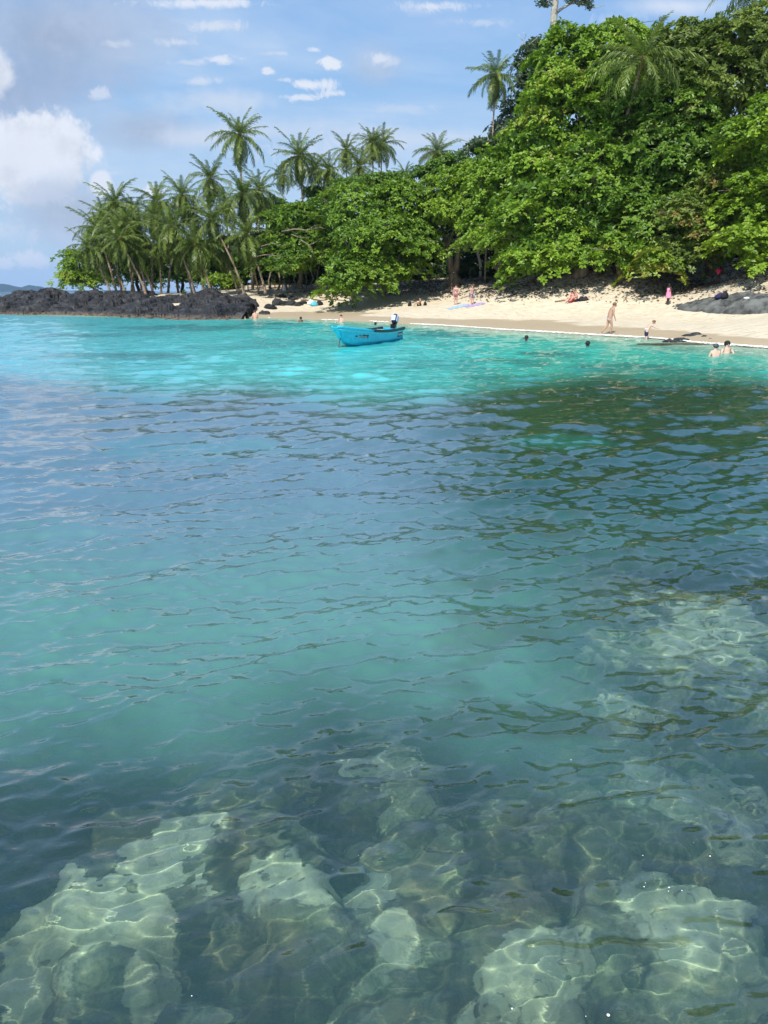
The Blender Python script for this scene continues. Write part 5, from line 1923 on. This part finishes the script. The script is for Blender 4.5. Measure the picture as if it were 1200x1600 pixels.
def person(label, loc, rz, H=1.7, skin=SK_PALE, hair=H_BROWN, hairlong=0.0, pose=None, wear=(), look=(0, 1, 0), group=None, beard=None, afro=0.0, z_off=0.0, fingers=True, cap=None):
    root = empty('person', (loc[0], loc[1], loc[2] + z_off), rz)
    tag(root, label, 'person', group)
    J = dict(BASE)
    for k, v in (pose or {}).items():
        J[k] = tuple(v) if len(v) == 4 else tuple(v) + (J[k][3],)
    E = list(EDG)
    if fingers:
        for s_ in 'LR':
            w, h = Vector(J['wri' + s_][:3]), Vector(J['han' + s_][:3])
            d = (h - w).normalized()
            sd = d.cross(Vector((0, 1, 0)))
            sd = sd.normalized() if sd.length > .1 else Vector((1, 0, 0))
            crv = d.cross(sd) * .25
            for f in range(4):
                off = sd * (f - 1.5) * .0095
                ln = (.036, .043, .040, .031)[f]
                a_, b_ = h + off + d * .012, h + off * 1.25 + d * (.012 + ln) + crv * ln
                J['f%s%d' % (s_, f)] = (*a_, .0058)
                J['g%s%d' % (s_, f)] = (*b_, .0045)
                E += [('han' + s_, 'f%s%d' % (s_, f)), ('f%s%d' % (s_, f), 'g%s%d' % (s_, f))]
            tp = h + sd * .028 - d * .002 + crv * .05
            J['t' + s_] = (*tp, .006)
            E.append(('han' + s_, 't' + s_))
    body = skinned('body', J, E, None, skin, root, H=H, sub=1, rootv='pelvis')
    hd, cr = Vector(J['head'][:3]) * H, Vector(J['crownp'][:3]) * H
    lk = Vector(look).normalized()
    upv = (cr - hd).normalized()
    rt = lk.cross(upv).normalized()
    fw = upv.cross(rt) * 1.0
    if fw.dot(lk) < 0: fw = -fw
    ctr = hd.lerp(cr, .45)
    r_ = .066 * H

    def orient(mb_, c_, M_):
        mb_.v = [tuple(c_ + M_ @ Vector(p_)) for p_ in mb_.v]
        return mb_
    M_ = Matrix((rt, fw, upv)).transposed()
    # face: nose, eyes, ears, mouth
    mb_ = MB().ball((0, .064 * H, -.008 * H), (.009 * H, .013 * H, .014 * H), 8, 6)
    mb_.ball((-.052 * H, 0, -.006 * H), (.006 * H, .012 * H, .017 * H), 7, 5).ball((.052 * H, 0, -.006 * H), (.006 * H, .012 * H, .017 * H), 7, 5)
    orient(mb_, ctr, M_).build('nose_and_ears', skin, root, True)
    mb_ = MB().ball((-.022 * H, .055 * H, .008 * H), .0075 * H, 8, 6).ball((.022 * H, .055 * H, .008 * H), .0075 * H, 8, 6)
    orient(mb_, ctr, M_).build('eyes', M_EYE, root, True)
    orient(MB().ball((0, .057 * H, -.032 * H), (.017 * H, .006 * H, .005 * H), 8, 5), ctr, M_).build('mouth', M_LIP, root, True)
    if hair is not None:
        def dsp(d):
            k = 1.0
            if d.y > .25 and d.z < .35: k = .80           # keep the face free
            if d.z < -.35 and hairlong == 0: k *= .84
            return k * (1 + .06 * sin(d.x * 17 + d.z * 13))
        mb_ = MB().ball((0, -.008 * H, .012 * H), (r_ * (.98 + afro), r_ * (1.02 + afro), r_ * (1.02 + afro)), 16, 12, dsp)
        if hairlong:
            mb_.loft([((0, -.035 * H, .02 * H), .055 * H, .035 * H), ((0, -.055 * H, -.05 * H), .058 * H, .026 * H), ((0, -.06 * H, -.05 * H - hairlong * H * .6), .05 * H, .02 * H), ((0, -.055 * H, -.05 * H - hairlong * H), .018 * H, .01 * H)], 10)
        orient(mb_, ctr, M_).build('hair', hair, root, True)
    if cap is not None:
        mb_ = MB().ball((0, -.002 * H, .014 * H), (r_ * 1.06, r_ * 1.1, r_ * 1.02), 16, 12, lambda d: 1.0 if d.z > -.25 else .82)
        orient(mb_, ctr, M_).build('swim_cap', cap, root, True)
    if beard is not None:
        orient(MB().ball((0, .030 * H, -.040 * H), (.036 * H, .030 * H, .026 * H), 10, 8), ctr, M_).build('beard', beard, root, True)
    P_ = lambda n: Vector(J[n][:3])
    for w in wear:
        kind, m_ = w[0], w[1]
        if kind == 'shorts':
            K = {'pelvis': (*P_('pelvis'), .086), 'belly': (*(P_('pelvis') * .55 + P_('belly') * .45), .076)}
            ed = [('pelvis', 'belly')]
            for s_ in 'LR':
                ln = w[2] if len(w) > 2 else .5
                K['hip' + s_] = (*P_('hip' + s_), .066)
                K['th' + s_] = (*P_('hip' + s_).lerp(P_('kne' + s_), ln), .056)
                ed += [('pelvis', 'hip' + s_), ('hip' + s_, 'th' + s_)]
            skinned(w[3] if len(w) > 3 else 'shorts', K, ed, None, m_, root, .006, 1, H, 'pelvis')
        elif kind == 'briefs':
            K = {'pelvis': (*P_('pelvis'), .084)}
            ed = []
            for s_ in 'LR':
                K['hip' + s_] = (*(P_('hip' + s_).lerp(P_('pelvis'), .3)), .066)
                ed.append(('pelvis', 'hip' + s_))
            skinned('bikini_bottom', K, ed, None, m_, root, .004, 1, H, 'pelvis')
        elif kind == 'bra':
            c_ = P_('chest') * H
            axis = (P_('neck') - P_('belly')).normalized()
            q = axis.to_track_quat('Z', 'Y').to_matrix()
            mb_ = MB().loft([((0, 0, -.020 * H), .094 * H, .090 * H), ((0, .006 * H, 0), .098 * H, .097 * H), ((0, 0, .018 * H), .094 * H, .088 * H)], 14, False)
            orient(mb_, c_, q).build('bikini_top', m_, root, True)
        elif kind == 'shirt':
            K = {k: (*P_(k), BASE[k][3]) for k in ('pelvis', 'belly', 'chest')}
            K['nk'] = (*P_('chest').lerp(P_('neck'), .6), .045)
            ed = [('pelvis', 'belly'), ('belly', 'chest'), ('chest', 'nk')]
            for s_ in 'LR':
                K['sho' + s_] = (*P_('sho' + s_), .043)
                K['sl' + s_] = (*P_('sho' + s_).lerp(P_('elb' + s_), .7), .034)
                ed += [('chest', 'sho' + s_), ('sho' + s_, 'sl' + s_)]
            skinned(w[2] if len(w) > 2 else 'shirt', K, ed, None, m_, root, .010, 1, H, 'pelvis')
        elif kind == 'dress':
            a_, b_, c_ = P_('chest') * H, P_('pelvis') * H, (P_('kneL') + P_('kneR')) * .5 * H
            top = P_('neck').lerp(P_('chest'), .55) * H
            mb_ = MB().loft([((top.x, top.y, top.z), .070 * H, .060 * H), ((a_.x, a_.y, a_.z), .105 * H, .098 * H), ((a_.lerp(b_, .5).x, a_.lerp(b_, .5).y, a_.lerp(b_, .5).z), .088 * H, .082 * H),
                             ((b_.x, b_.y, b_.z), .118 * H, .105 * H), ((c_.x, c_.y, c_.lerp(b_, .35).z), .135 * H, .12 * H), ((c_.x, c_.y, c_.z + .05 * H), .145 * H, .125 * H)], 16, False)
            mb_.build('dress', m_, root, True)
    return root


def foot(px, py): return hit(px, py, 30, 118)


C_FLORAL = simple('pale_pink_print_cloth', (0.62, 0.50, 0.55), 0.8, 0.5, 22)
C_NAVY = simple('navy_cloth', (0.018, 0.020, 0.075), 0.8, 0.3, 12)
C_WHITE = simple('white_cloth', (0.75, 0.75, 0.74), 0.8, 0.1, 12)
C_PINK = simple('pink_cloth', (0.72, 0.26, 0.38), 0.8, 0.15, 10)
C_MAG = simple('crimson_cloth', (0.62, 0.025, 0.10), 0.8, 0.2, 10)
C_DARKT = simple('dark_cloth', (0.03, 0.02, 0.03), 0.8, 0.3, 10)
C_BLUE = simple('blue_towel', (0.28, 0.42, 0.60), 0.95, 0.25, 6)
C_VIOLET = simple('violet_towel', (0.36, 0.28, 0.48), 0.95, 0.25, 6)
C_PATT = simple('multicolour_bikini', (0.25, 0.10, 0.16), 0.8, 0.6, 25)
C_CAP = simple('grey_cap', (0.06, 0.08, 0.11), 0.5, 0.2, 10)
C_TEAL = simple('teal_bag_cloth', (0.10, 0.42, 0.50), 0.8, 0.3, 8)
C_BAG = simple('black_bag_cloth', (0.012, 0.014, 0.018), 0.75, 0.4, 8)

RIGHT = -pi / 2     # rz so that local +Y faces world +X
q = sea(951, 524.5)
q.z = max(ground(q.x, q.y), 0)
person('bearded man striding right along the water line in pale patterned swim shorts', q, RIGHT + .1, 1.84, SK_TAN, H_SANDY, beard=H_BROWN, look=(0, 1, -.35), pose=dict(
    pelvis=(0, -.02, .50), belly=(0, .0, .59), chest=(0, .05, .71), neck=(0, .085, .80), head=(0, .11, .86), crownp=(0, .125, .905),
    shoL=(-.105, .055, .77), elbL=(-.12, -.01, .62), wriL=(-.11, .045, .50), hanL=(-.105, .07, .46),
    shoR=(.105, .055, .77), elbR=(.12, .06, .60), wriR=(.105, .12, .49), hanR=(.10, .14, .45),
    hipL=(-.052, -.02, .47), kneL=(-.055, -.04, .26), ankL=(-.055, -.21, .08), toeL=(-.055, -.17, .015),
    hipR=(.052, -.02, .47), kneR=(.055, .06, .27), ankR=(.055, .02, .045), toeR=(.055, .10, .02)), wear=[('shorts', C_FLORAL, .42, 'swim_shorts')])

q = sea(1009, 530)
boy = person('boy in navy shorts with white waistband bending forward at the water edge', q, RIGHT - .15, 1.42, SK_PALE, H_SANDY, z_off=-.30, look=(0, 1, -.6), pose=dict(
    belly=(0, .03, .615), chest=(0, .12, .70), neck=(0, .185, .765), head=(0, .225, .81), crownp=(0, .25, .85),
    shoL=(-.10, .15, .745), elbL=(-.12, .26, .66), wriL=(-.11, .38, .63), hanL=(-.11, .42, .625),
    shoR=(.10, .15, .745), elbR=(.12, .27, .64), wriR=(.11, .39, .60), hanR=(.11, .43, .595)), wear=[('shorts', C_NAVY, .85)])
H = 1.42
wb = MB().loft([((0, .008 * H, .575 * H), .108 * H, .090 * H), ((0, .012 * H, .605 * H), .106 * H, .089 * H)], 14, False).build('waistband', C_WHITE, boy, True)

q = foot(1043, 477)
person('woman in a sleeveless pink dress standing on the sand with hands at her chest', q, RIGHT + .5, 1.62, SK_DARK, H_BLACK, hairlong=.04, pose=dict(
    elbL=(-.12, .06, .66), wriL=(-.05, .12, .74), hanL=(-.02, .12, .78), elbR=(.12, .06, .66), wriR=(.05, .12, .74), hanR=(.02, .12, .78), ankL=(-.02, -.01, .045), toeL=(-.03, .07, .017), ankR=(.02, .0, .045), toeR=(.03, .08, .017),
    kneL=(-.035, .01, .275), kneR=(.035, .01, .275)), wear=[('dress', C_PINK)])
q = foot(1120, 451)
person('child in a loose crimson red top and dark shorts on the leaf strewn sand', q, pi, 1.36, SK_DARK, H_BLACK, pose=dict(ankL=(-.07, 0, .045), toeL=(-.075, .07, .017)),
       wear=[('shirt', C_MAG, 'top'), ('shorts', C_DARKT, .6)])
q = foot(712, 476)
person('slim woman in a dark bikini standing, left of the two by the towels', q, pi - .2, 1.72, SK_PINK, H_BROWN, pose=dict(elbL=(-.15, .02, .66), wriL=(-.07, .09, .68), hanL=(-.04, .10, .70), ankL=(-.07, 0, .045), ankR=(.06, 0, .045)),
       wear=[('bra', C_PATT), ('briefs', C_PATT)])
q = foot(737, 476.5)
person('woman in a pale blue bikini standing, right of the two by the towels', q, pi + .9, 1.70, SK_PINK, H_SANDY, hairlong=.07, pose=dict(elbL=(-.16, -.03, .67), wriL=(-.09, .07, .58), hanL=(-.06, .09, .56), kneL=(-.055, .05, .28), ankL=(-.055, .06, .045), toeL=(-.06, .14, .017)),
       wear=[('bra', C_BLUE), ('briefs', C_BLUE)])
# sitting figures
SIT = dict(pelvis=(0, 0, .085), belly=(0, -.03, .17), chest=(0, -.06, .30), neck=(0, -.055, .385), head=(0, -.04, .445), crownp=(0, -.035, .492),
           hipL=(-.055, .02, .075), kneL=(-.075, .19, .22), ankL=(-.06, .34, .045), toeL=(-.06, .41, .02), hipR=(.055, .02, .075), kneR=(.075, .19, .22), ankR=(.06, .34, .045), toeR=(.06, .41, .02),
           shoL=(-.10, -.06, .355), elbL=(-.13, .04, .23), wriL=(-.09, .16, .22), hanL=(-.08, .20, .22), shoR=(.10, -.06, .355), elbR=(.14, -.15, .19), wriR=(.15, -.19, .05), hanR=(.15, -.20, .02))
q = foot(655, 478)
person('tanned woman sitting alone on the sand leaning back between two black bags', q, pi / 2 + .3, 1.68, SK_TAN, H_BLACK, pose=SIT, wear=[('bra', C_BAG), ('briefs', C_BAG)])
q = foot(892, 472)
person('dark haired woman sitting on the sand, left of the sunburnt man', q, pi / 2 + .6, 1.66, SK_PINK, H_BLACK, hairlong=.05, pose=SIT, wear=[('bra', C_MAG), ('briefs', C_MAG)])
SIT2 = dict(SIT)
SIT2.update(belly=(0, .01, .18, .085), chest=(0, .03, .31, .10), neck=(0, .05, .39), head=(0, .075, .445), crownp=(0, .09, .49), shoL=(-.11, .02, .36), shoR=(.11, .02, .36), elbR=(.15, .07, .24), wriR=(.09, .17, .22), hanR=(.08, .21, .22))
q = foot(900, 471.5)
person('sunburnt broad man sitting hunched on the sand beside the dark haired woman', q, pi / 2 + .3, 1.80, SK_PINK, H_SANDY, pose=SIT2, wear=[('shorts', C_NAVY, .5)])


# bathers
def bather(label, px, py, H_, out, rz, **kw):
    """px,py = where the body meets the water; out = height of the head top above it"""
    q_ = sea(px, py)
    return person(label, q_, rz, H_, z_off=-(H_ * .995 - out), **kw)


ARMS_IN = dict(elbL=(-.16, .06, .70), wriL=(-.12, .18, .66), hanL=(-.11, .22, .655), elbR=(.16, .06, .70), wriR=(.12, .18, .66), hanR=(.11, .22, .655))
WIDE = dict(elbL=(-.14, .03, .66), wriL=(-.14, .12, .60), hanL=(-.14, .16, .59), elbR=(.14, .03, .66), wriR=(.14, .12, .60), hanR=(.14, .16, .59))
bather('bather in a grey swim cap seen from behind with bare shoulders above the water', 1117, 556, 1.62, .48, 0.2, skin=SK_PALE, hair=H_BROWN, cap=C_CAP, pose=WIDE)
bather('curly dark haired bather facing the shore camera beside the grey capped one', 1135, 551, 1.58, .46, pi, skin=SK_PALE, hair=H_BLACK, afro=.28, pose=ARMS_IN)
bather('dark head of a swimmer right of the boat, the one farther from shore rocks', 822, 533, 1.7, .29, 1.4, skin=SK_DARK, hair=H_BLACK, pose=ARMS_IN)
bather('dark head of a swimmer in front of the striding man', 918, 542, 1.7, .27, -.5, skin=SK_DARK, hair=H_BLACK, pose=ARMS_IN)
q = sea(399, 499)
person('man standing waist deep in the water at the end of the lava rocks', q, .2, 1.76, SK_PINK, H_BROWN, z_off=-.93, pose=dict(elbL=(-.15, .03, .65), elbR=(.15, .03, .65), wriL=(-.10, .12, .58), hanL=(-.08, .14, .57), wriR=(.10, .12, .58), hanR=(.08, .14, .57)), wear=[('shorts', C_NAVY, .5)])
bather('swimmer with wet dark hair between the rocks and the boat', 470, 503, 1.7, .42, .9, skin=SK_BROWN, hair=H_BLACK, pose=ARMS_IN)
bather('fair shouldered bather standing in the water behind the boat bow', 533, 504, 1.7, .62, 2.6, skin=SK_PALE, hair=H_BROWN, pose=ARMS_IN)
bather('small dark swimmer head just behind the middle of the boat', 586.5, 508, 1.6, .22, .4, skin=SK_DARK, hair=H_BLACK, pose=ARMS_IN)
q = sea(383, 498.5)
person('child low in the water beside the lava rocks', q, 2.0, 1.2, SK_TAN, H_SANDY, z_off=-.95, pose=ARMS_IN)


# ================================================================== belongings on the sand
def towel(px, py, w, l, rz, m_, label):
    q_ = foot(px, py)
    n_ = 14
    vs, fs = [], []
    for i in range(n_ + 1):
        for j in range(7):
            u, v = (i / n_ - .5) * l, (j / 6 - .5) * w
            X_, Y_ = u * cos(rz) - v * sin(rz), u * sin(rz) + v * cos(rz)
            vs.append((X_, Y_, ground(q_.x + X_, q_.y + Y_) - q_.z + .035 + .02 * sin(i * 1.7 + j)))
    for i in range(n_):
        for j in range(6):
            a_ = i * 7 + j
            fs.append((a_, a_ + 7, a_ + 8, a_ + 1))
    o_ = mesh_py('beach_towel', vs, fs, m_, None, True)
    o_.location = q_
    s_ = o_.modifiers.new('thick', 'SOLIDIFY')
    s_.thickness = .015
    return tag(o_, label, 'towel', 'towels in front of the two women')


towel(716, 480, .85, 1.9, .35, C_BLUE, 'light blue towel spread on the sand in front of the left bikini woman')
towel(741, 477.5, .8, 1.8, .35, C_VIOLET, 'violet towel spread on the sand at the feet of the right bikini woman')


def bag(px, py, w, h, m_, label, lean=0.0, seed=0, q_=None, cat='bag', handle=True):
    q_ = q_ or foot(px, py)
    root = empty('beach_bag', q_, lean)
    tag(root, label, cat)
    ph = seed * 1.7
    mb_ = MB().loft([((0, 0, -.02), w * .46, w * .30), ((0, 0, h * .2), w * .52, w * .34), ((.02, 0, h * .55), w * .42, w * .28), ((.03 + .05 * sin(ph), 0, h * .85), w * .22, w * .16), ((.03, 0, h), w * .06, w * .05)], 12)
    rs_ = random.Random(seed)
    mb_.v = [(x + rs_.uniform(-.02, .02), y + rs_.uniform(-.02, .02), z) for x, y, z in mb_.v]
    mb_.build('bag_body', m_, root, True)
    if handle:
        MB().tube([(-w * .2, 0, h * .6), (-w * .25, 0, h * 1.0), (0, .02, h * 1.15), (w * .2, 0, h * 1.0), (w * .25, 0, h * .6)], .018, 5).build('strap', m_, root, True)
    return root


bag(640, 478.5, .42, .50, C_BAG, 'black bag standing on the sand left of the lone sitting woman', 0, 1)
bag(664, 477.5, .40, .42, C_BAG, 'black bag on the sand right of the lone sitting woman', .4, 2)
bag(909, 470, .75, .32, C_BAG, 'flat black bag behind the sunburnt man', .3, 3)
bag(914, 469.5, .55, .34, C_DARKT, 'dark bundle at the right end of the couple\'s things', 0, 4, handle=False, cat='bundle')
bag(486, 476, .9, .62, C_WHITE, 'white cloth bundle on the pile beside the black rocks', 0, 5, handle=False, cat='bundle')
bag(491, 478, .95, .50, C_TEAL, 'pale teal bag in front of the white bundle by the black rocks', .2, 6)
bag(499, 477, .9, .52, C_BAG, 'black bag at the right end of the pile by the black rocks', .2, 7)
bag(518, 475.5, .5, .36, C_BAG, 'small dark bag lying alone on the sand below the spreading tree', .2, 8, handle=False)
dg = bpy.context.evaluated_depsgraph_get()


def slab_top(px, py):
    """point on top of the grey slab seen at px"""
    a_, f_, u_ = ray(px, py)
    d_ = Vector((a_, f_, u_)).normalized()
    ok, loc, nrm, i_ = slab.ray_cast(Vector((0, 0, CAM_H)), d_)
    if ok: return loc
    for dy in range(1, 30):
        a_, f_, u_ = ray(px, py + dy * .5)
        ok, loc, nrm, i_ = slab.ray_cast(Vector((0, 0, CAM_H)), Vector((a_, f_, u_)).normalized())
        if ok: return loc
    return foot(px, py)


bag(0, 0, .75, .38, C_NAVY, 'dark navy rucksack on the ridge of the grey rock slab', 0, 9, q_=slab_top(1124, 466))
bag(0, 0, .55, .52, C_BAG, 'taller black bag leaning against the navy rucksack on the grey slab', .2, 10, q_=slab_top(1132, 466))
q = slab_top(1167, 467)
o = MB().ball((0, 0, .05), (.20, .14, .08), 10, 6, lambda d: 1 + .2 * sin(d.x * 5 + d.y * 7)).build('white_cloth', C_WHITE, None, True)
o.location = q
tag(o, 'small crumpled white cloth lying on the grey rock slab', 'cloth')

# ------------------------------------------------------------------ rustic wooden things in the shade
m_wood = simple('weathered_wood', (0.17, 0.13, 0.09), 0.9, 0.4, 6, 0.3)
m_woodd = simple('brown_stick_wood', (0.13, 0.075, 0.04), 0.9, 0.4, 6, 0.3)
q = foot(672, 448)
D = q.y
bench = empty('wooden_bench', q)
tag(bench, 'crude wooden bench and back rail in the shade left of the forked tree', 'bench')


def bl(px, py, dz=0): return at(px, py, D + dz) - q


MB().tube([bl(671, 450) - Vector((0, 0, .2)), bl(671, 431)], .07, 6).build('post', m_wood, bench)
MB().tube([bl(684, 448) - Vector((0, 0, .2)), bl(684, 437)], .07, 6).build('post', m_wood, bench)
MB().tube([bl(656, 450, .4) - Vector((0, 0, .2)), bl(656, 438, .4)], .06, 6).build('post', m_wood, bench)
MB().box((bl(670, 437).x, 0, bl(670, 437).z), (2.2, .35, .05)).build('seat', m_wood, bench)
MB().box((bl(664, 432).x, .1, bl(664, 432).z), (1.1, .05, .14)).build('back_rail', m_wood, bench)
fence = empty('stick_fence', (at(415, 455, 104).x, 104, 2.0))
tag(fence, 'low brown stick fence in the shade behind the right hand palms', 'fence')
q = Vector(fence.location)
for px in (388, 396, 406, 423, 430, 441, 452):
    a_, b_ = at(px, 458, 104) - q, at(px + random.uniform(-1, 1), random.uniform(434, 444), 104) - q
    MB().tube([a_, b_], .07, 5).build('post', m_woodd, fence)
for y0, y1, x0, x1 in ((445, 444.5, 386, 412), (450, 449, 386, 412), (445, 445, 418, 444), (449.5, 449, 418, 444)):
    MB().tube([at(x0, y0, 103.9) - q, at(x1, y1, 103.9) - q], .045, 5).build('rail', m_woodd, fence)
q = foot(444, 455)
bag(0, 0, .5, .8, C_WHITE, 'pale bundle standing in the shade beside the stick fence', 0, 15, q_=q, cat='bundle', handle=False)

# driftwood and roots on the upper sand left of the spreading tree, and a dark strip by the couple
for i, (x0, y0, x1, y1, r_, lab) in enumerate([(424, 463, 470, 467, .14, 'long bare driftwood log on the upper sand above the black rocks'),
                                               (470, 470, 512, 469, .11, 'grey driftwood branch lying beside the bags'),
                                               (500, 466, 540, 470, .10, 'bleached stick half buried below the spreading tree'),
                                               (867, 473, 884, 470.5, .07, 'thin dark strip on the sand left of the sitting couple')]):
    a_, b_ = foot(x0, y0), foot(x1, y1)
    root = MB().tube([Vector(p_) - a_ + Vector((0, 0, .06)) for p_ in wiggle(a_, b_, 8, .25)], [r_ * (1 - .08 * k) for k in range(8)], 7).build('driftwood', m_wood, None, True)
    root.location = a_
    tag(root, lab, 'driftwood', 'driftwood on the sand')

# ================================================================== air
mb = MB().box((0, 0, 170), (30000, 30000, 352))
hz_o = mb.build('haze', m_haze)
tag(hz_o, kind='stuff')
